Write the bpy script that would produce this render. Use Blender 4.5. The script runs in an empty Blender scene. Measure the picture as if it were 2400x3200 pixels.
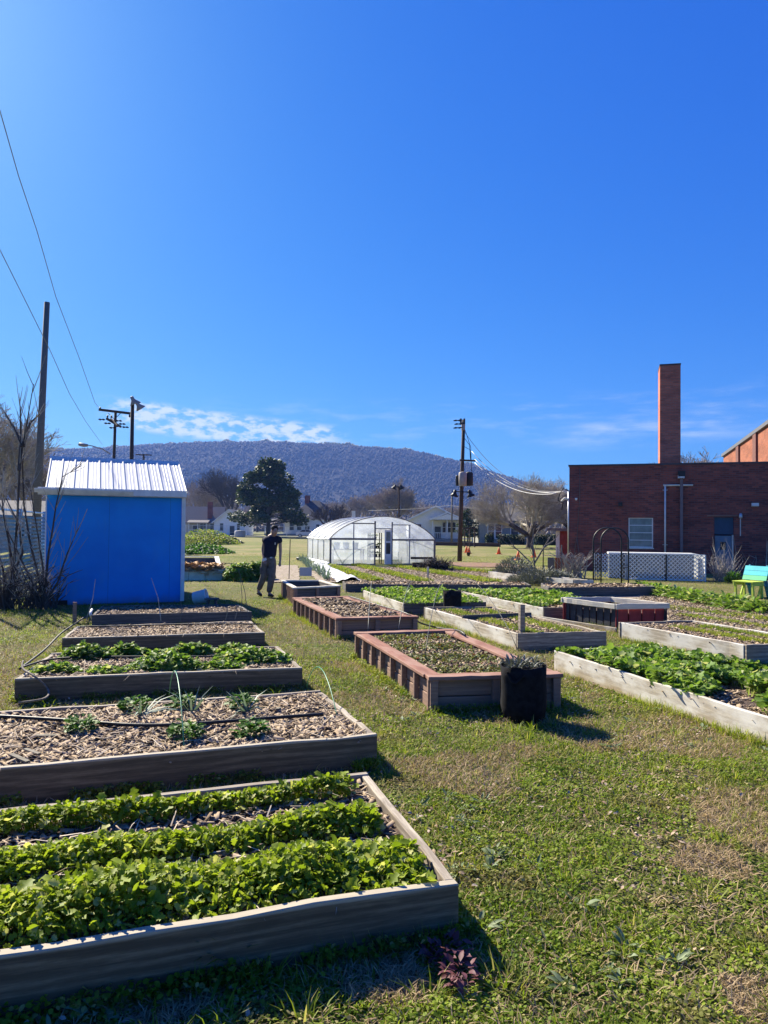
import bpy, math, random
import numpy as np
from mathutils import Vector, Matrix
R = math.radians
rng = np.random.default_rng(7)
rnd = random.Random(11)
sc = bpy.context.scene
COL = sc.collection

# ------------------------------------------------------------------ camera
H = 1.6
FPX = 2250.0
PITCH, ROLL = math.atan(55 / FPX), R(0.6)
F_ = Vector((0, math.cos(PITCH), math.sin(PITCH)))
R0 = Vector((1, 0, 0)); U0 = Vector((0, -math.sin(PITCH), math.cos(PITCH)))
RT = R0 * math.cos(ROLL) + U0 * math.sin(ROLL)
UP = -R0 * math.sin(ROLL) + U0 * math.cos(ROLL)
cd = bpy.data.cameras.new('camera'); cam = bpy.data.objects.new('camera', cd); COL.objects.link(cam)
cd.sensor_fit = 'VERTICAL'; cd.sensor_height = 36; cd.lens = 36 * FPX / 3200
cd.clip_start = 0.05; cd.clip_end = 8000
m = Matrix((RT, UP, -F_)).transposed().to_4x4(); m.translation = (0, 0, H)
cam.matrix_world = m
sc.camera = cam
# ------------------------------------------------------------------ light
SUN_EL = R(35); SD = Vector((-0.632, 0.775, 0)).normalized()
to_sun = SD * math.cos(SUN_EL) + Vector((0, 0, math.sin(SUN_EL)))
sl = bpy.data.lights.new('sun', 'SUN'); sun = bpy.data.objects.new('sun', sl); COL.objects.link(sun)
sl.energy = 5.0; sl.angle = R(0.5); sl.color = (1.0, 0.92, 0.75)
sun.rotation_euler = to_sun.to_track_quat('Z', 'Y').to_euler(); sun.location = (0, 0, 60)
sc.view_settings.view_transform = 'Standard'; sc.view_settings.look = 'None'
sc.view_settings.exposure = 1.42; sc.view_settings.gamma = 1.0
sc.cycles.max_bounces = 6; sc.cycles.transparent_max_bounces = 12
sc.cycles.volume_bounces = 0; sc.cycles.use_denoising = True
w = bpy.data.worlds.new('World'); sc.world = w; w.use_nodes = True
nt = w.node_tree; nt.nodes.clear()
def N(nt, t, **k):
    n = nt.nodes.new(t)
    for a, b in k.items():
        if a == 'inp':
            for i, v in b.items(): n.inputs[i].default_value = v
        else: setattr(n, a, b)
    return n
def LK(nt, a, b): nt.links.new(a, b)
def MATH(nt, op, a, b=None, c=None, clamp=False):
    n = nt.nodes.new('ShaderNodeMath'); n.operation = op; n.use_clamp = clamp
    for i, v in enumerate((a, b, c)):
        if v is None: continue
        if isinstance(v, (int, float)): n.inputs[i].default_value = v
        else: nt.links.new(v, n.inputs[i])
    return n.outputs[0]
def SMOOTH(nt, x, a, b):
    n = nt.nodes.new('ShaderNodeMapRange'); n.interpolation_type = 'SMOOTHSTEP'
    nt.links.new(x, n.inputs[0]); n.inputs[1].default_value = a; n.inputs[2].default_value = b
    return n.outputs[0]
def MIXC(nt, f, a, b, bt='MIX'):
    n = nt.nodes.new('ShaderNodeMix'); n.data_type = 'RGBA'; n.blend_type = bt
    for i, v in ((0, f), (6, a), (7, b)):
        if isinstance(v, (int, float)): n.inputs[i].default_value = v
        elif isinstance(v, tuple): n.inputs[i].default_value = (*v, 1) if len(v) == 3 else v
        else: nt.links.new(v, n.inputs[i])
    return n.outputs[2]
sky = N(nt, 'ShaderNodeTexSky', sky_type='NISHITA', sun_disc=False)
sky.sun_elevation = SUN_EL; sky.sun_rotation = math.atan2(SD.x, SD.y)
sky.air_density = 1.0; sky.dust_density = 0.6; sky.ozone_density = 4.0; sky.altitude = 200
hs = N(nt, 'ShaderNodeHueSaturation'); LK(nt, sky.outputs[0], hs.inputs['Color'])
hs.inputs['Saturation'].default_value = 1.28; hs.inputs['Value'].default_value = 1.0; hs.inputs['Hue'].default_value = 0.502
tc = N(nt, 'ShaderNodeTexCoord'); sx = N(nt, 'ShaderNodeSeparateXYZ'); LK(nt, tc.outputs['Generated'], sx.inputs[0])
az = MATH(nt, 'ARCTAN2', sx.outputs[0], sx.outputs[1]); el = MATH(nt, 'ARCSINE', sx.outputs[2])
cb = N(nt, 'ShaderNodeCombineXYZ'); LK(nt, az, cb.inputs[0]); LK(nt, el, cb.inputs[1])
def cloud(sx_, sy_, sc_, det, lo, hi, a0, a1, aw, e0, e1, ew, tilt=0.0):
    mp = N(nt, 'ShaderNodeMapping'); LK(nt, cb.outputs[0], mp.inputs[0]); mp.inputs['Scale'].default_value = (sx_, sy_, 1)
    no = N(nt, 'ShaderNodeTexNoise', inp={'Scale': sc_, 'Detail': det, 'Roughness': 0.6}); LK(nt, mp.outputs[0], no.inputs['Vector'])
    f = SMOOTH(nt, no.outputs['Fac'], lo, hi)
    e = MATH(nt, 'SUBTRACT', el, MATH(nt, 'MULTIPLY', az, tilt))
    for x, a, b, wd in ((az, a0, a1, aw), (e, e0, e1, ew)):
        f = MATH(nt, 'MULTIPLY', f, SMOOTH(nt, x, a - wd, a)); f = MATH(nt, 'MULTIPLY', f, SMOOTH(nt, x, b + wd, b))
    return f
c1 = cloud(1, 2.2, 42, 8, .40, .60, -.33, -.10, .06, .104, .128, .012, -.09)
c2 = cloud(1, 5, 9, 4, .38, .7, .30, .42, .10, .108, .124, .018, .05)
c3 = cloud(1, 5, 12, 4, .45, .75, -.2, .6, .25, .13, .16, .03, .02)
cf = MATH(nt, 'ADD', MATH(nt, 'MULTIPLY', c1, 1.15), MATH(nt, 'ADD', MATH(nt, 'MULTIPLY', c2, .5), MATH(nt, 'MULTIPLY', c3, .22)), clamp=True)
skyb = MIXC(nt, 1.0, hs.outputs[0], (.72, 1.0, 1.42), 'MULTIPLY')
sr = N(nt, 'ShaderNodeSeparateColor'); LK(nt, skyb, sr.inputs[0]); cc_ = N(nt, 'ShaderNodeCombineColor')
for i_, (k_, g_) in enumerate(((.40, 1.12), (.53, .82), (.80, .35))):   # phone-like tone response of the sky
    LK(nt, MATH(nt, 'MULTIPLY', MATH(nt, 'POWER', MATH(nt, 'MULTIPLY', sr.outputs[i_], .145), g_), k_ / .145), cc_.inputs[i_])
skyc = MIXC(nt, cf, cc_.outputs[0], (5.2, 6.0, 6.6))
bg = N(nt, 'ShaderNodeBackground'); LK(nt, skyc, bg.inputs[0]); bg.inputs[1].default_value = 0.053
wo = N(nt, 'ShaderNodeOutputWorld'); LK(nt, bg.outputs[0], wo.inputs[0])

# ------------------------------------------------------------------ pixel -> world (photo pixels, used to survey positions)
CAM = Vector((0, 0, H))
def ray(px, py): return F_ * FPX + RT * (px - 1200) + UP * (1600 - py)
def P(px, py, z=0.0):
    d = ray(px, py); return CAM + d * ((z - H) / d.z)
def D(px, py, Y):
    d = ray(px, py); return CAM + d * (Y / d.y)
def onplane(px, py, o, n):
    d = ray(px, py); return CAM + d * ((o - CAM).dot(n) / d.dot(n))

# ------------------------------------------------------------------ materials
def newmat(name):
    m = bpy.data.materials.new(name); m.use_nodes = True
    nt = m.node_tree; nt.nodes.clear()
    o = nt.nodes.new('ShaderNodeOutputMaterial')
    return m, nt, o
def princ(nt, o, col, rough=0.8, metal=0.0, spec=0.3, bump=None, bd=0.02, bs=0.5):
    p = nt.nodes.new('ShaderNodeBsdfPrincipled')
    if isinstance(col, tuple): p.inputs['Base Color'].default_value = (*col, 1)
    else: LK(nt, col, p.inputs['Base Color'])
    p.inputs['Roughness'].default_value = rough; p.inputs['Metallic'].default_value = metal
    p.inputs['Specular IOR Level'].default_value = spec
    if bump is not None:
        b = nt.nodes.new('ShaderNodeBump'); b.inputs['Distance'].default_value = bd; b.inputs['Strength'].default_value = bs
        LK(nt, bump, b.inputs['Height']); LK(nt, b.outputs[0], p.inputs['Normal'])
    LK(nt, p.outputs[0], o.inputs[0]); return p
def noise(nt, vec, scale, det=4, rough=.55, stretch=None):
    if stretch:
        mp = nt.nodes.new('ShaderNodeMapping'); LK(nt, vec, mp.inputs[0]); mp.inputs['Scale'].default_value = stretch; vec = mp.outputs[0]
    n = nt.nodes.new('ShaderNodeTexNoise'); n.inputs['Scale'].default_value = scale
    n.inputs['Detail'].default_value = det; n.inputs['Roughness'].default_value = rough
    LK(nt, vec, n.inputs['Vector']); return n.outputs['Fac']
def ocoord(nt): return nt.nodes.new('ShaderNodeTexCoord').outputs['Object']
def pcoord(nt): return nt.nodes.new('ShaderNodeNewGeometry').outputs['Position']
MC = {}
def plain(name, c, rough=0.7, var=0.25, scale=6, metal=0.0, spec=0.3, bump=0.3, stretch=None, c2=None):
    if name in MC: return MC[name]
    m, nt, o = newmat(name); v = ocoord(nt)
    n = noise(nt, v, scale, 5, .6, stretch)
    f = SMOOTH(nt, n, .3, .7)
    a = c2 if c2 else tuple(x * (1 - var) for x in c)
    b = c if c2 else tuple(min(1, x * (1 + var)) for x in c)
    princ(nt, o, MIXC(nt, f, a, b), rough, metal, spec, noise(nt, v, scale * 5, 4), 0.005, bump)
    MC[name] = m; return m
def wood(name, light, dark, stain=None, wash=None, grain=1.0, edge=None):
    if name in MC: return MC[name]
    m, nt, o = newmat(name); v = ocoord(nt)
    oi = nt.nodes.new('ShaderNodeObjectInfo').outputs['Random']
    ad = nt.nodes.new('ShaderNodeVectorMath'); ad.operation = 'ADD'; LK(nt, v, ad.inputs[0])
    cx = nt.nodes.new('ShaderNodeCombineXYZ'); LK(nt, MATH(nt, 'MULTIPLY', oi, 37.0), cx.inputs[0]); LK(nt, MATH(nt, 'MULTIPLY', oi, 11.0), cx.inputs[2])
    LK(nt, cx.outputs[0], ad.inputs[1]); v2 = ad.outputs[0]
    g = noise(nt, v2, 3.0, 9, .75, (0.5, 13, 13))
    g2 = noise(nt, v2, 4.0, 5, .7, (2.5, 16, 16))
    kn = nt.nodes.new('ShaderNodeTexWave'); kn.wave_type = 'BANDS'; kn.bands_direction = 'Z'
    kn.inputs['Scale'].default_value = 2.2; kn.inputs['Distortion'].default_value = 14; kn.inputs['Detail'].default_value = 2; kn.inputs['Detail Scale'].default_value = .6
    mp = nt.nodes.new('ShaderNodeMapping'); LK(nt, v2, mp.inputs[0]); mp.inputs['Scale'].default_value = (0.35, 1.5, 3.0); LK(nt, mp.outputs[0], kn.inputs['Vector'])
    gg = MATH(nt, 'ADD', MATH(nt, 'MULTIPLY', g, .55), MATH(nt, 'ADD', MATH(nt, 'MULTIPLY', g2, .2), MATH(nt, 'MULTIPLY', kn.outputs['Fac'], .07)))
    c = MIXC(nt, SMOOTH(nt, gg, .34, .58), dark, light)
    big = noise(nt, v2, 2.2, 5, .6, (1, 2.5, 2.5))
    c = MIXC(nt, MATH(nt, 'MULTIPLY', SMOOTH(nt, big, .42, .7), .45), c, dark)
    if wash: c = MIXC(nt, MATH(nt, 'MULTIPLY', SMOOTH(nt, big, .38, .62), .75), c, wash)
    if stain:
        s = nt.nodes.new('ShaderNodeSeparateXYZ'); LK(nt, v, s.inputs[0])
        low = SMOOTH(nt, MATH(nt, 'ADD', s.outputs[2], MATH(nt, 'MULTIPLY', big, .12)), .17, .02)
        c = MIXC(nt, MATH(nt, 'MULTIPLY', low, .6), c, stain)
    if edge:   # sunlight on the plank's bleached top edge, put into the colour
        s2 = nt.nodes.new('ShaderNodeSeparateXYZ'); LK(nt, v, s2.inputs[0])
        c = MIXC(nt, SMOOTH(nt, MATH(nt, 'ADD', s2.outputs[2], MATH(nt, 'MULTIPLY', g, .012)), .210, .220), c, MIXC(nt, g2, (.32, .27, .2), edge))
    princ(nt, o, c, .85, 0, .2, gg, .002, .7)
    MC[name] = m; return m
def leafm(name, c1, c2, c3=None, trans=.45, rough=.55, spec=.2, pos=1.2, patch=None):
    if name in MC: return MC[name]
    m, nt, o = newmat(name)
    ge = nt.nodes.new('ShaderNodeNewGeometry')
    ri = ge.outputs['Random Per Island']
    pn = noise(nt, ge.outputs['Position'], pos, 3)
    f = MATH(nt, 'ADD', MATH(nt, 'MULTIPLY', ri, .7), MATH(nt, 'MULTIPLY', SMOOTH(nt, pn, .35, .65), .3))
    c = MIXC(nt, f, c1, c2)
    if patch:
        f = MATH(nt, 'ADD', MATH(nt, 'MULTIPLY', ri, .4), MATH(nt, 'MULTIPLY', SMOOTH(nt, pn, .4, .6), .6)); c = MIXC(nt, f, c1, c2)
        c = MIXC(nt, MATH(nt, 'MULTIPLY', SMOOTH(nt, noise(nt, ge.outputs['Position'], 1.7, 5, .65), .5, .64), .7), c, patch)
    if c3: c = MIXC(nt, SMOOTH(nt, ri, .86, .9), c, c3)
    p = princ(nt, o, c, rough, 0, spec)
    t = nt.nodes.new('ShaderNodeBsdfTranslucent'); LK(nt, MIXC(nt, .5, c, (1.0, 1.0, .25), 'MULTIPLY'), t.inputs[0])
    br = nt.nodes.new('ShaderNodeMixShader'); br.inputs[0].default_value = trans
    LK(nt, p.outputs[0], br.inputs[1]); LK(nt, t.outputs[0], br.inputs[2]); LK(nt, br.outputs[0], o.inputs[0])
    MC[name] = m; return m
def island(name, cols, rough=.9):
    m, nt, o = newmat(name)
    ge = nt.nodes.new('ShaderNodeNewGeometry'); ri = ge.outputs['Random Per Island']
    cr = nt.nodes.new('ShaderNodeValToRGB'); LK(nt, ri, cr.inputs[0])
    for i, c in enumerate(cols):
        e = cr.color_ramp.elements[i] if i < 2 else cr.color_ramp.elements.new(.5)
        e.position = i / (len(cols) - 1) if i != 1 else 1 / (len(cols) - 1)
        e.color = (*c, 1)
    princ(nt, o, cr.outputs[0], rough, 0, .15)
    return m
def brick(name, c1, c2, mortar, scale=1.0):
    m, nt, o = newmat(name); v = ocoord(nt)
    s = nt.nodes.new('ShaderNodeSeparateXYZ'); LK(nt, v, s.inputs[0])
    cx = nt.nodes.new('ShaderNodeCombineXYZ'); LK(nt, MATH(nt, 'ADD', s.outputs[0], s.outputs[1]), cx.inputs[0]); LK(nt, s.outputs[2], cx.inputs[1])
    b = nt.nodes.new('ShaderNodeTexBrick'); LK(nt, cx.outputs[0], b.inputs['Vector'])
    b.inputs['Scale'].default_value = scale; b.inputs['Brick Width'].default_value = .23; b.inputs['Row Height'].default_value = .075
    b.inputs['Mortar Size'].default_value = .008; b.inputs['Color1'].default_value = (*c1, 1); b.inputs['Color2'].default_value = (*c2, 1); b.inputs['Mortar'].default_value = (*mortar, 1)
    n = SMOOTH(nt, noise(nt, v, .8, 5, .6, (.5, .5, 2.0)), .35, .65)
    c = MIXC(nt, n, MIXC(nt, .45, b.outputs[0], (.3, .3, .35), 'MULTIPLY'), b.outputs[0])
    n2 = SMOOTH(nt, noise(nt, v, 5, 4, .6, (1, 1, 4.0)), .5, .7)
    c = MIXC(nt, MATH(nt, 'MULTIPLY', n2, .35), c, c1)
    princ(nt, o, c, .9, 0, .15, b.outputs['Fac'], .01, -.4)
    return m

M = {}
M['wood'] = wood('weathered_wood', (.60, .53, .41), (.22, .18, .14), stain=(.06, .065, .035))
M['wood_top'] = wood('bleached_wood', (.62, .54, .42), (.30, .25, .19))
M['wood_shaded_front'] = wood('weathered_wood_shade_tone', (.29, .225, .145), (.10, .078, .052), stain=(.022, .024, .014), edge=(.50, .44, .33))  # front boards' shade put into a darker wood colour, sunlight into the top edge
M['wood_white'] = wood('whitewashed_wood', (.62, .56, .44), (.34, .29, .22), stain=(.30, .20, .07), wash=(.70, .68, .62))
M['wood_rim'] = wood('cream_rim_wood', (.85, .80, .68), (.55, .50, .40))
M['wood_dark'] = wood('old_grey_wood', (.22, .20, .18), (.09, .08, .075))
M['wood_red'] = wood('red_stained_wood', (.34, .15, .10), (.20, .09, .065), wash=(.36, .22, .165))
M['wood_pink'] = wood('pale_stained_wood', (.42, .27, .19), (.25, .16, .12))
M['pole'] = wood('dark_pole_wood', (.13, .085, .06), (.05, .035, .03))
M['pole_grey'] = wood('grey_pole_wood', (.26, .22, .19), (.14, .12, .10))
M['white'] = plain('white_paint', (.72, .72, .70), .6, .08)
M['whitewood'] = plain('worn_white_paint', (.66, .62, .54), .7, .2, 4, stretch=(1, 6, 6))
M['black'] = plain('black_fabric', (.012, .012, .014), .95, .4, 20, spec=.1)
M['rubber'] = plain('black_plastic', (.015, .015, .016), .5, .3)
M['metal'] = plain('galvanised_metal', (.55, .56, .58), .45, .12, 8, metal=.7)
M['iron'] = plain('black_iron', (.02, .02, .022), .5, .3)
M['glass'] = plain('dark_glass', (.03, .035, .045), .12, .2, spec=.6, bump=0)
M['pane'] = plain('pale_glass', (.16, .20, .20), .2, .25, 3, spec=.6, bump=0)
M['shingle'] = plain('grey_shingles', (.13, .12, .125), .9, .2, 8)
M['siding'] = plain('white_siding', (.82, .82, .80), .8, .06, 3)
M['siding_tan'] = plain('tan_siding', (.45, .42, .37), .8, .08, 3)
M['brick'] = brick('dark_red_brick', (.34, .095, .065), (.14, .05, .045), (.15, .11, .11))
M['brick_or'] = brick('orange_brick', (.36, .115, .06), (.25, .075, .042), (.27, .17, .12))
M['bark'] = plain('bark', (.075, .06, .052), .95, .35, 10, stretch=(1, 1, .3))
M['twig'] = plain('twig_bark', (.38, .34, .285), .95, .3, 2)
M['twig_far'] = plain('far_twig_bark', (.30, .25, .21), .95, .3, 2)
M['soil'] = plain('dark_soil', (.075, .05, .037), .95, .45, 25, bump=1.0)
M['chips'] = island('wood_chips', [(.06, .04, .026), (.20, .14, .09), (.40, .31, .22), (.66, .58, .47), (.15, .10, .07), (.30, .22, .14)])
M['chips_tan'] = island('dry_chips', [(.12, .08, .05), (.30, .22, .14), (.46, .37, .26), (.22, .19, .10), (.14, .10, .07)])
M['straw'] = island('straw', [(.28, .17, .09), (.5, .34, .19), (.6, .46, .3), (.42, .27, .15)])
M['greens'] = leafm('turnip_leaf', (.15, .23, .012), (.34, .42, .035), (.55, .55, .18), trans=.5)
M['greens_dk'] = leafm('spinach_leaf', (.03, .10, .015), (.09, .20, .025), trans=.4)
M['greens_lt'] = leafm('mustard_leaf', (.10, .20, .025), (.26, .38, .07), (.50, .52, .24), trans=.45)
M['greens_y'] = leafm('lettuce_leaf', (.10, .12, .03), (.22, .23, .06), (.16, .06, .04), trans=.35)
M['leek'] = leafm('leek_leaf', (.10, .16, .12), (.22, .30, .24), trans=.2)
M['blade'] = leafm('grass_blade', (.12, .20, .014), (.30, .36, .03), (.44, .40, .14), pos=.8, trans=.5, patch=(.24, .20, .07))
M['dry'] = leafm('dry_grass', (.26, .18, .10), (.50, .38, .23), trans=.25, spec=.05)
M['clover'] = leafm('chickweed_leaf', (.11, .19, .018), (.30, .38, .045), (.42, .38, .16), trans=.45, spec=.08, patch=(.20, .16, .07))
M['weed'] = leafm('broad_weed_leaf', (.12, .17, .06), (.30, .36, .20), trans=.35)
M['purple'] = leafm('purple_leaf', (.10, .03, .045), (.22, .09, .10), trans=.3)
M['sage'] = leafm('sage_leaf', (.10, .11, .09), (.22, .23, .20), trans=.1)
M['mag'] = leafm('magnolia_leaf', (.022, .05, .016), (.08, .13, .05), (.20, .19, .10), trans=.12, rough=.6, spec=.25)

# ------------------------------------------------------------------ mesh helpers
class MB:
    def __init__(s): s.v = []; s.f = []
    def add(s, vs, fs):
        o = len(s.v); s.v += [tuple(x) for x in vs]; s.f += [tuple(i + o for i in f) for f in fs]; return s
    def box(s, x0, x1, y0, y1, z0, z1, mat=None):
        vs = [Vector(p) for p in ((x0,y0,z0),(x1,y0,z0),(x1,y1,z0),(x0,y1,z0),(x0,y0,z1),(x1,y0,z1),(x1,y1,z1),(x0,y1,z1))]
        if mat: vs = [mat @ v for v in vs]
        return s.add(vs, [(0,3,2,1),(4,5,6,7),(0,1,5,4),(1,2,6,5),(2,3,7,6),(3,0,4,7)])
    def bar(s, a, b, wd, ht, up=(0, 0, 1)):
        a, b = Vector(a), Vector(b); d = (b - a).normalized(); u = Vector(up)
        if abs(d.dot(u)) > .98: u = Vector((0, 1, 0))
        x = d.cross(u).normalized() * wd / 2; y = x.cross(d).normalized() * ht / 2
        vs = [a-x-y, a+x-y, a+x+y, a-x+y, b-x-y, b+x-y, b+x+y, b-x+y]
        return s.add(vs, [(0,3,2,1),(4,5,6,7),(0,1,5,4),(1,2,6,5),(2,3,7,6),(3,0,4,7)])
    def tube(s, pts, rad, n=6, cap=True):
        pts = [Vector(p) for p in pts]; k = len(pts)
        if not isinstance(rad, (list, tuple)): rad = [rad] * k
        vs = []; up = Vector((0, 0, 1)); px = None
        for i, p in enumerate(pts):
            d = (pts[min(i+1, k-1)] - pts[max(i-1, 0)])
            d = d.normalized() if d.length > 1e-9 else Vector((0, 0, 1))
            if px is None:
                px = d.cross(up)
                if px.length < .05: px = d.cross(Vector((0, 1, 0)))
            px = (px - d * px.dot(d)).normalized(); py = d.cross(px)
            for j in range(n):
                t = 2 * math.pi * j / n; vs.append(p + (px * math.cos(t) + py * math.sin(t)) * rad[i])
        fs = [(i*n+j, i*n+(j+1) % n, (i+1)*n+(j+1) % n, (i+1)*n+j) for i in range(k-1) for j in range(n)]
        if cap: fs += [tuple(range(n))[::-1], tuple(range((k-1)*n, k*n))]
        return s.add(vs, fs)
    def lathe(s, prof, c=(0, 0, 0), n=20, ax=None):
        c = Vector(c); vs = []
        for r, z in prof:
            for j in range(n):
                t = 2 * math.pi * j / n; p = Vector((r * math.cos(t), r * math.sin(t), z))
                vs.append(c + (ax @ p if ax else p))
        k = len(prof)
        fs = [(i*n+j, i*n+(j+1) % n, (i+1)*n+(j+1) % n, (i+1)*n+j) for i in range(k-1) for j in range(n)]
        fs += [tuple(range(n))[::-1], tuple(range((k-1)*n, k*n))]
        return s.add(vs, fs)
    def prism(s, poly, a, b, axis='y'):
        n = len(poly)
        f = (lambda p, t: (p[0], t, p[1])) if axis == 'y' else ((lambda p, t: (t, p[0], p[1])) if axis == 'x' else (lambda p, t: (p[0], p[1], t)))
        vs = [f(p, a) for p in poly] + [f(p, b) for p in poly]
        return s.add(vs, [tuple(range(n))[::-1], tuple(range(n, 2*n))] + [(i, (i+1) % n, n+(i+1) % n, n+i) for i in range(n)])
    def obj(s, name, mat, parent=None, loc=(0, 0, 0), rz=0, smooth=False, bevel=0):
        me = bpy.data.meshes.new(name); me.from_pydata(s.v, [], s.f); me.materials.append(mat)
        if smooth:
            for p in me.polygons: p.use_smooth = True
        o = bpy.data.objects.new(name, me); COL.objects.link(o)
        o.location = loc; o.rotation_euler = (0, 0, rz)
        if parent: o.parent = parent
        if bevel:
            b = o.modifiers.new('bevel', 'BEVEL'); b.width = bevel; b.segments = 1; b.limit_method = 'ANGLE'
        return o
def tag(o, label=None, cat=None, group=None, kind=None):
    if label: o['label'] = label
    if cat: o['category'] = cat
    if group: o['group'] = group
    if kind: o['kind'] = kind
    return o
def thing(name, label, cat, loc=(0, 0, 0), rz=0, group=None):
    o = bpy.data.objects.new(name, None); COL.objects.link(o); o.location = loc; o.rotation_euler = (0, 0, rz)
    o.empty_display_size = .2
    return tag(o, label, cat, group)
def copy_tree(o, parent=None):
    c = o.copy(); COL.objects.link(c); c.parent = parent
    for ch in list(o.children): copy_tree(ch, c)
    return c
TPL = {}
TPL['blade'] = (np.array([(-1,0,0),(1,0,0),(.75,.55,.04),(-.75,.55,.04),(0,1,-.12)], float), [(0,1,2,3),(3,2,4)])
TPL['oval'] = (np.array([(0,0,0),(0,.5,-.02),(0,1.05,-.16),(-.75,.22,.06),(-1,.6,.10),(-.55,.93,-.02),(.75,.22,.06),(1,.6,.10),(.55,.93,-.02)], float),
               [(0,1,4,3),(1,2,5,4),(0,6,7,1),(1,7,8,2)])
TPL['lobed'] = (np.array([(0,0,0),(0,.5,-.03),(0,1.0,-.14),(-.4,.12,.03),(-.85,.28,.10),(-.45,.42,.0),(-1,.62,.08),(-.55,.76,-.03),(-.5,.98,-.12),(.4,.12,.03),(.85,.30,.02),(.45,.44,.04),(1,.6,-.02),(.55,.78,.03),(.5,.96,-.06)], float),
               [(0,4,3),(0,1,5,4),(1,6,5),(1,2,7,6),(2,8,7),(0,9,10),(0,10,11,1),(1,11,12),(1,12,13,2),(2,13,14)])
TPL['lance'] = (np.array([(0,0,0),(-1,.4,.03),(0,.45,-.03),(1,.4,.03),(-.7,.75,0),(0,.8,-.06),(.7,.75,0),(0,1.05,-.2)], float),
               [(0,2,1),(0,3,2),(1,2,5,4),(2,3,6,5),(4,5,7),(5,6,7)])
TPL['disc'] = (np.array([(-.6,0,0),(.6,0,0),(1,.5,.06),(.5,1,0),(-.5,1,0),(-1,.5,.06)], float), [(0,1,2,5),(5,2,3,4)])
TPL['chip'] = (np.array([(-1,0,0),(1,0,0),(1,1,0),(-1,1,0),(-1,0,1),(1,0,1),(.8,1,1),(-.9,1,1)], float), [(4,5,6,7),(0,1,5,4),(1,2,6,5),(2,3,7,6),(3,0,4,7)])
_o = [(1,0,0),(0,1,0),(-1,0,0),(0,-1,0),(0,0,1.3),(0,0,-.5)]
TPL['octa'] = (np.array(_o, float), [(0,1,4),(1,2,4),(2,3,4),(3,0,4),(1,0,5),(2,1,5),(3,2,5),(0,3,5)])
TPL['quad'] = (np.array([(-1,-1,0),(1,-1,0),(1,1,0),(-1,1,0)], float), [(0,1,2,3)])
def inst(tpl, pos, yaw, pitch, roll, W, L, T=None):
    """copies of a small leaf/chip outline -> (verts, faces)"""
    V, Fs = TPL[tpl]; n = len(pos)
    T = L if T is None else T
    S = np.stack([W, L, T], 1)
    loc = V[None] * S[:, None, :]
    def rx(a):
        c, s_ = np.cos(a), np.sin(a); z = np.zeros_like(a); o = np.ones_like(a)
        return np.stack([np.stack([o,z,z],1), np.stack([z,c,-s_],1), np.stack([z,s_,c],1)], 1)
    def ry(a):
        c, s_ = np.cos(a), np.sin(a); z = np.zeros_like(a); o = np.ones_like(a)
        return np.stack([np.stack([c,z,s_],1), np.stack([z,o,z],1), np.stack([-s_,z,c],1)], 1)
    def rz(a):
        c, s_ = np.cos(a), np.sin(a); z = np.zeros_like(a); o = np.ones_like(a)
        return np.stack([np.stack([c,-s_,z],1), np.stack([s_,c,z],1), np.stack([z,z,o],1)], 1)
    A = rz(yaw) @ rx(pitch) @ ry(roll)
    W_ = np.einsum('nij,nkj->nki', A, loc) + pos[:, None, :]
    return W_.reshape(-1, 3), (Fs, len(V), n)
def npmesh(name, batches, mat, parent=None, smooth=False):
    vs = []; lv = []; lt = []; off = 0
    for V, (Fs, k, n) in batches:
        if n == 0: continue
        vs.append(V)
        flat = np.array([i for f in Fs for i in f]); tot = np.array([len(f) for f in Fs])
        lv.append((flat[None] + (np.arange(n) * k)[:, None] + off).ravel()); lt.append(np.tile(tot, n)); off += len(V)
    V = np.concatenate(vs); lv = np.concatenate(lv); lt = np.concatenate(lt)
    me = bpy.data.meshes.new(name)
    me.vertices.add(len(V)); me.vertices.foreach_set('co', V.astype(np.float32).ravel())
    me.loops.add(len(lv)); me.loops.foreach_set('vertex_index', lv.astype(np.int32))
    me.polygons.add(len(lt)); st = np.concatenate([[0], np.cumsum(lt)[:-1]])
    me.polygons.foreach_set('loop_start', st.astype(np.int32)); me.polygons.foreach_set('loop_total', lt.astype(np.int32))
    if smooth: me.polygons.foreach_set('use_smooth', np.ones(len(lt), bool))
    me.update(calc_edges=True); me.materials.append(mat)
    o = bpy.data.objects.new(name, me); COL.objects.link(o)
    if parent: o.parent = parent
    return o
def vnoise(x, y, s, seed=0):
    x = x * s + seed * 17.3; y = y * s + seed * 5.7
    xi = np.floor(x).astype(int); yi = np.floor(y).astype(int); fx = x - xi; fy = y - yi
    fx = fx * fx * (3 - 2 * fx); fy = fy * fy * (3 - 2 * fy)
    def h(a, b):
        t = np.sin(a * 127.1 + b * 311.7 + seed * 74.7) * 43758.5453; return t - np.floor(t)
    return (h(xi, yi)*(1-fx)+h(xi+1, yi)*fx)*(1-fy)+(h(xi, yi+1)*(1-fx)+h(xi+1, yi+1)*fx)*fy
def fbm(x, y, s, seed=0, o=4):
    r = 0; a = .5
    for i in range(o): r = r + a * vnoise(x, y, s * 2**i, seed + i); a *= .5
    return r / (1 - .5**o)
U = lambda n, a=0., b=1.: rng.uniform(a, b, n)

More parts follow.
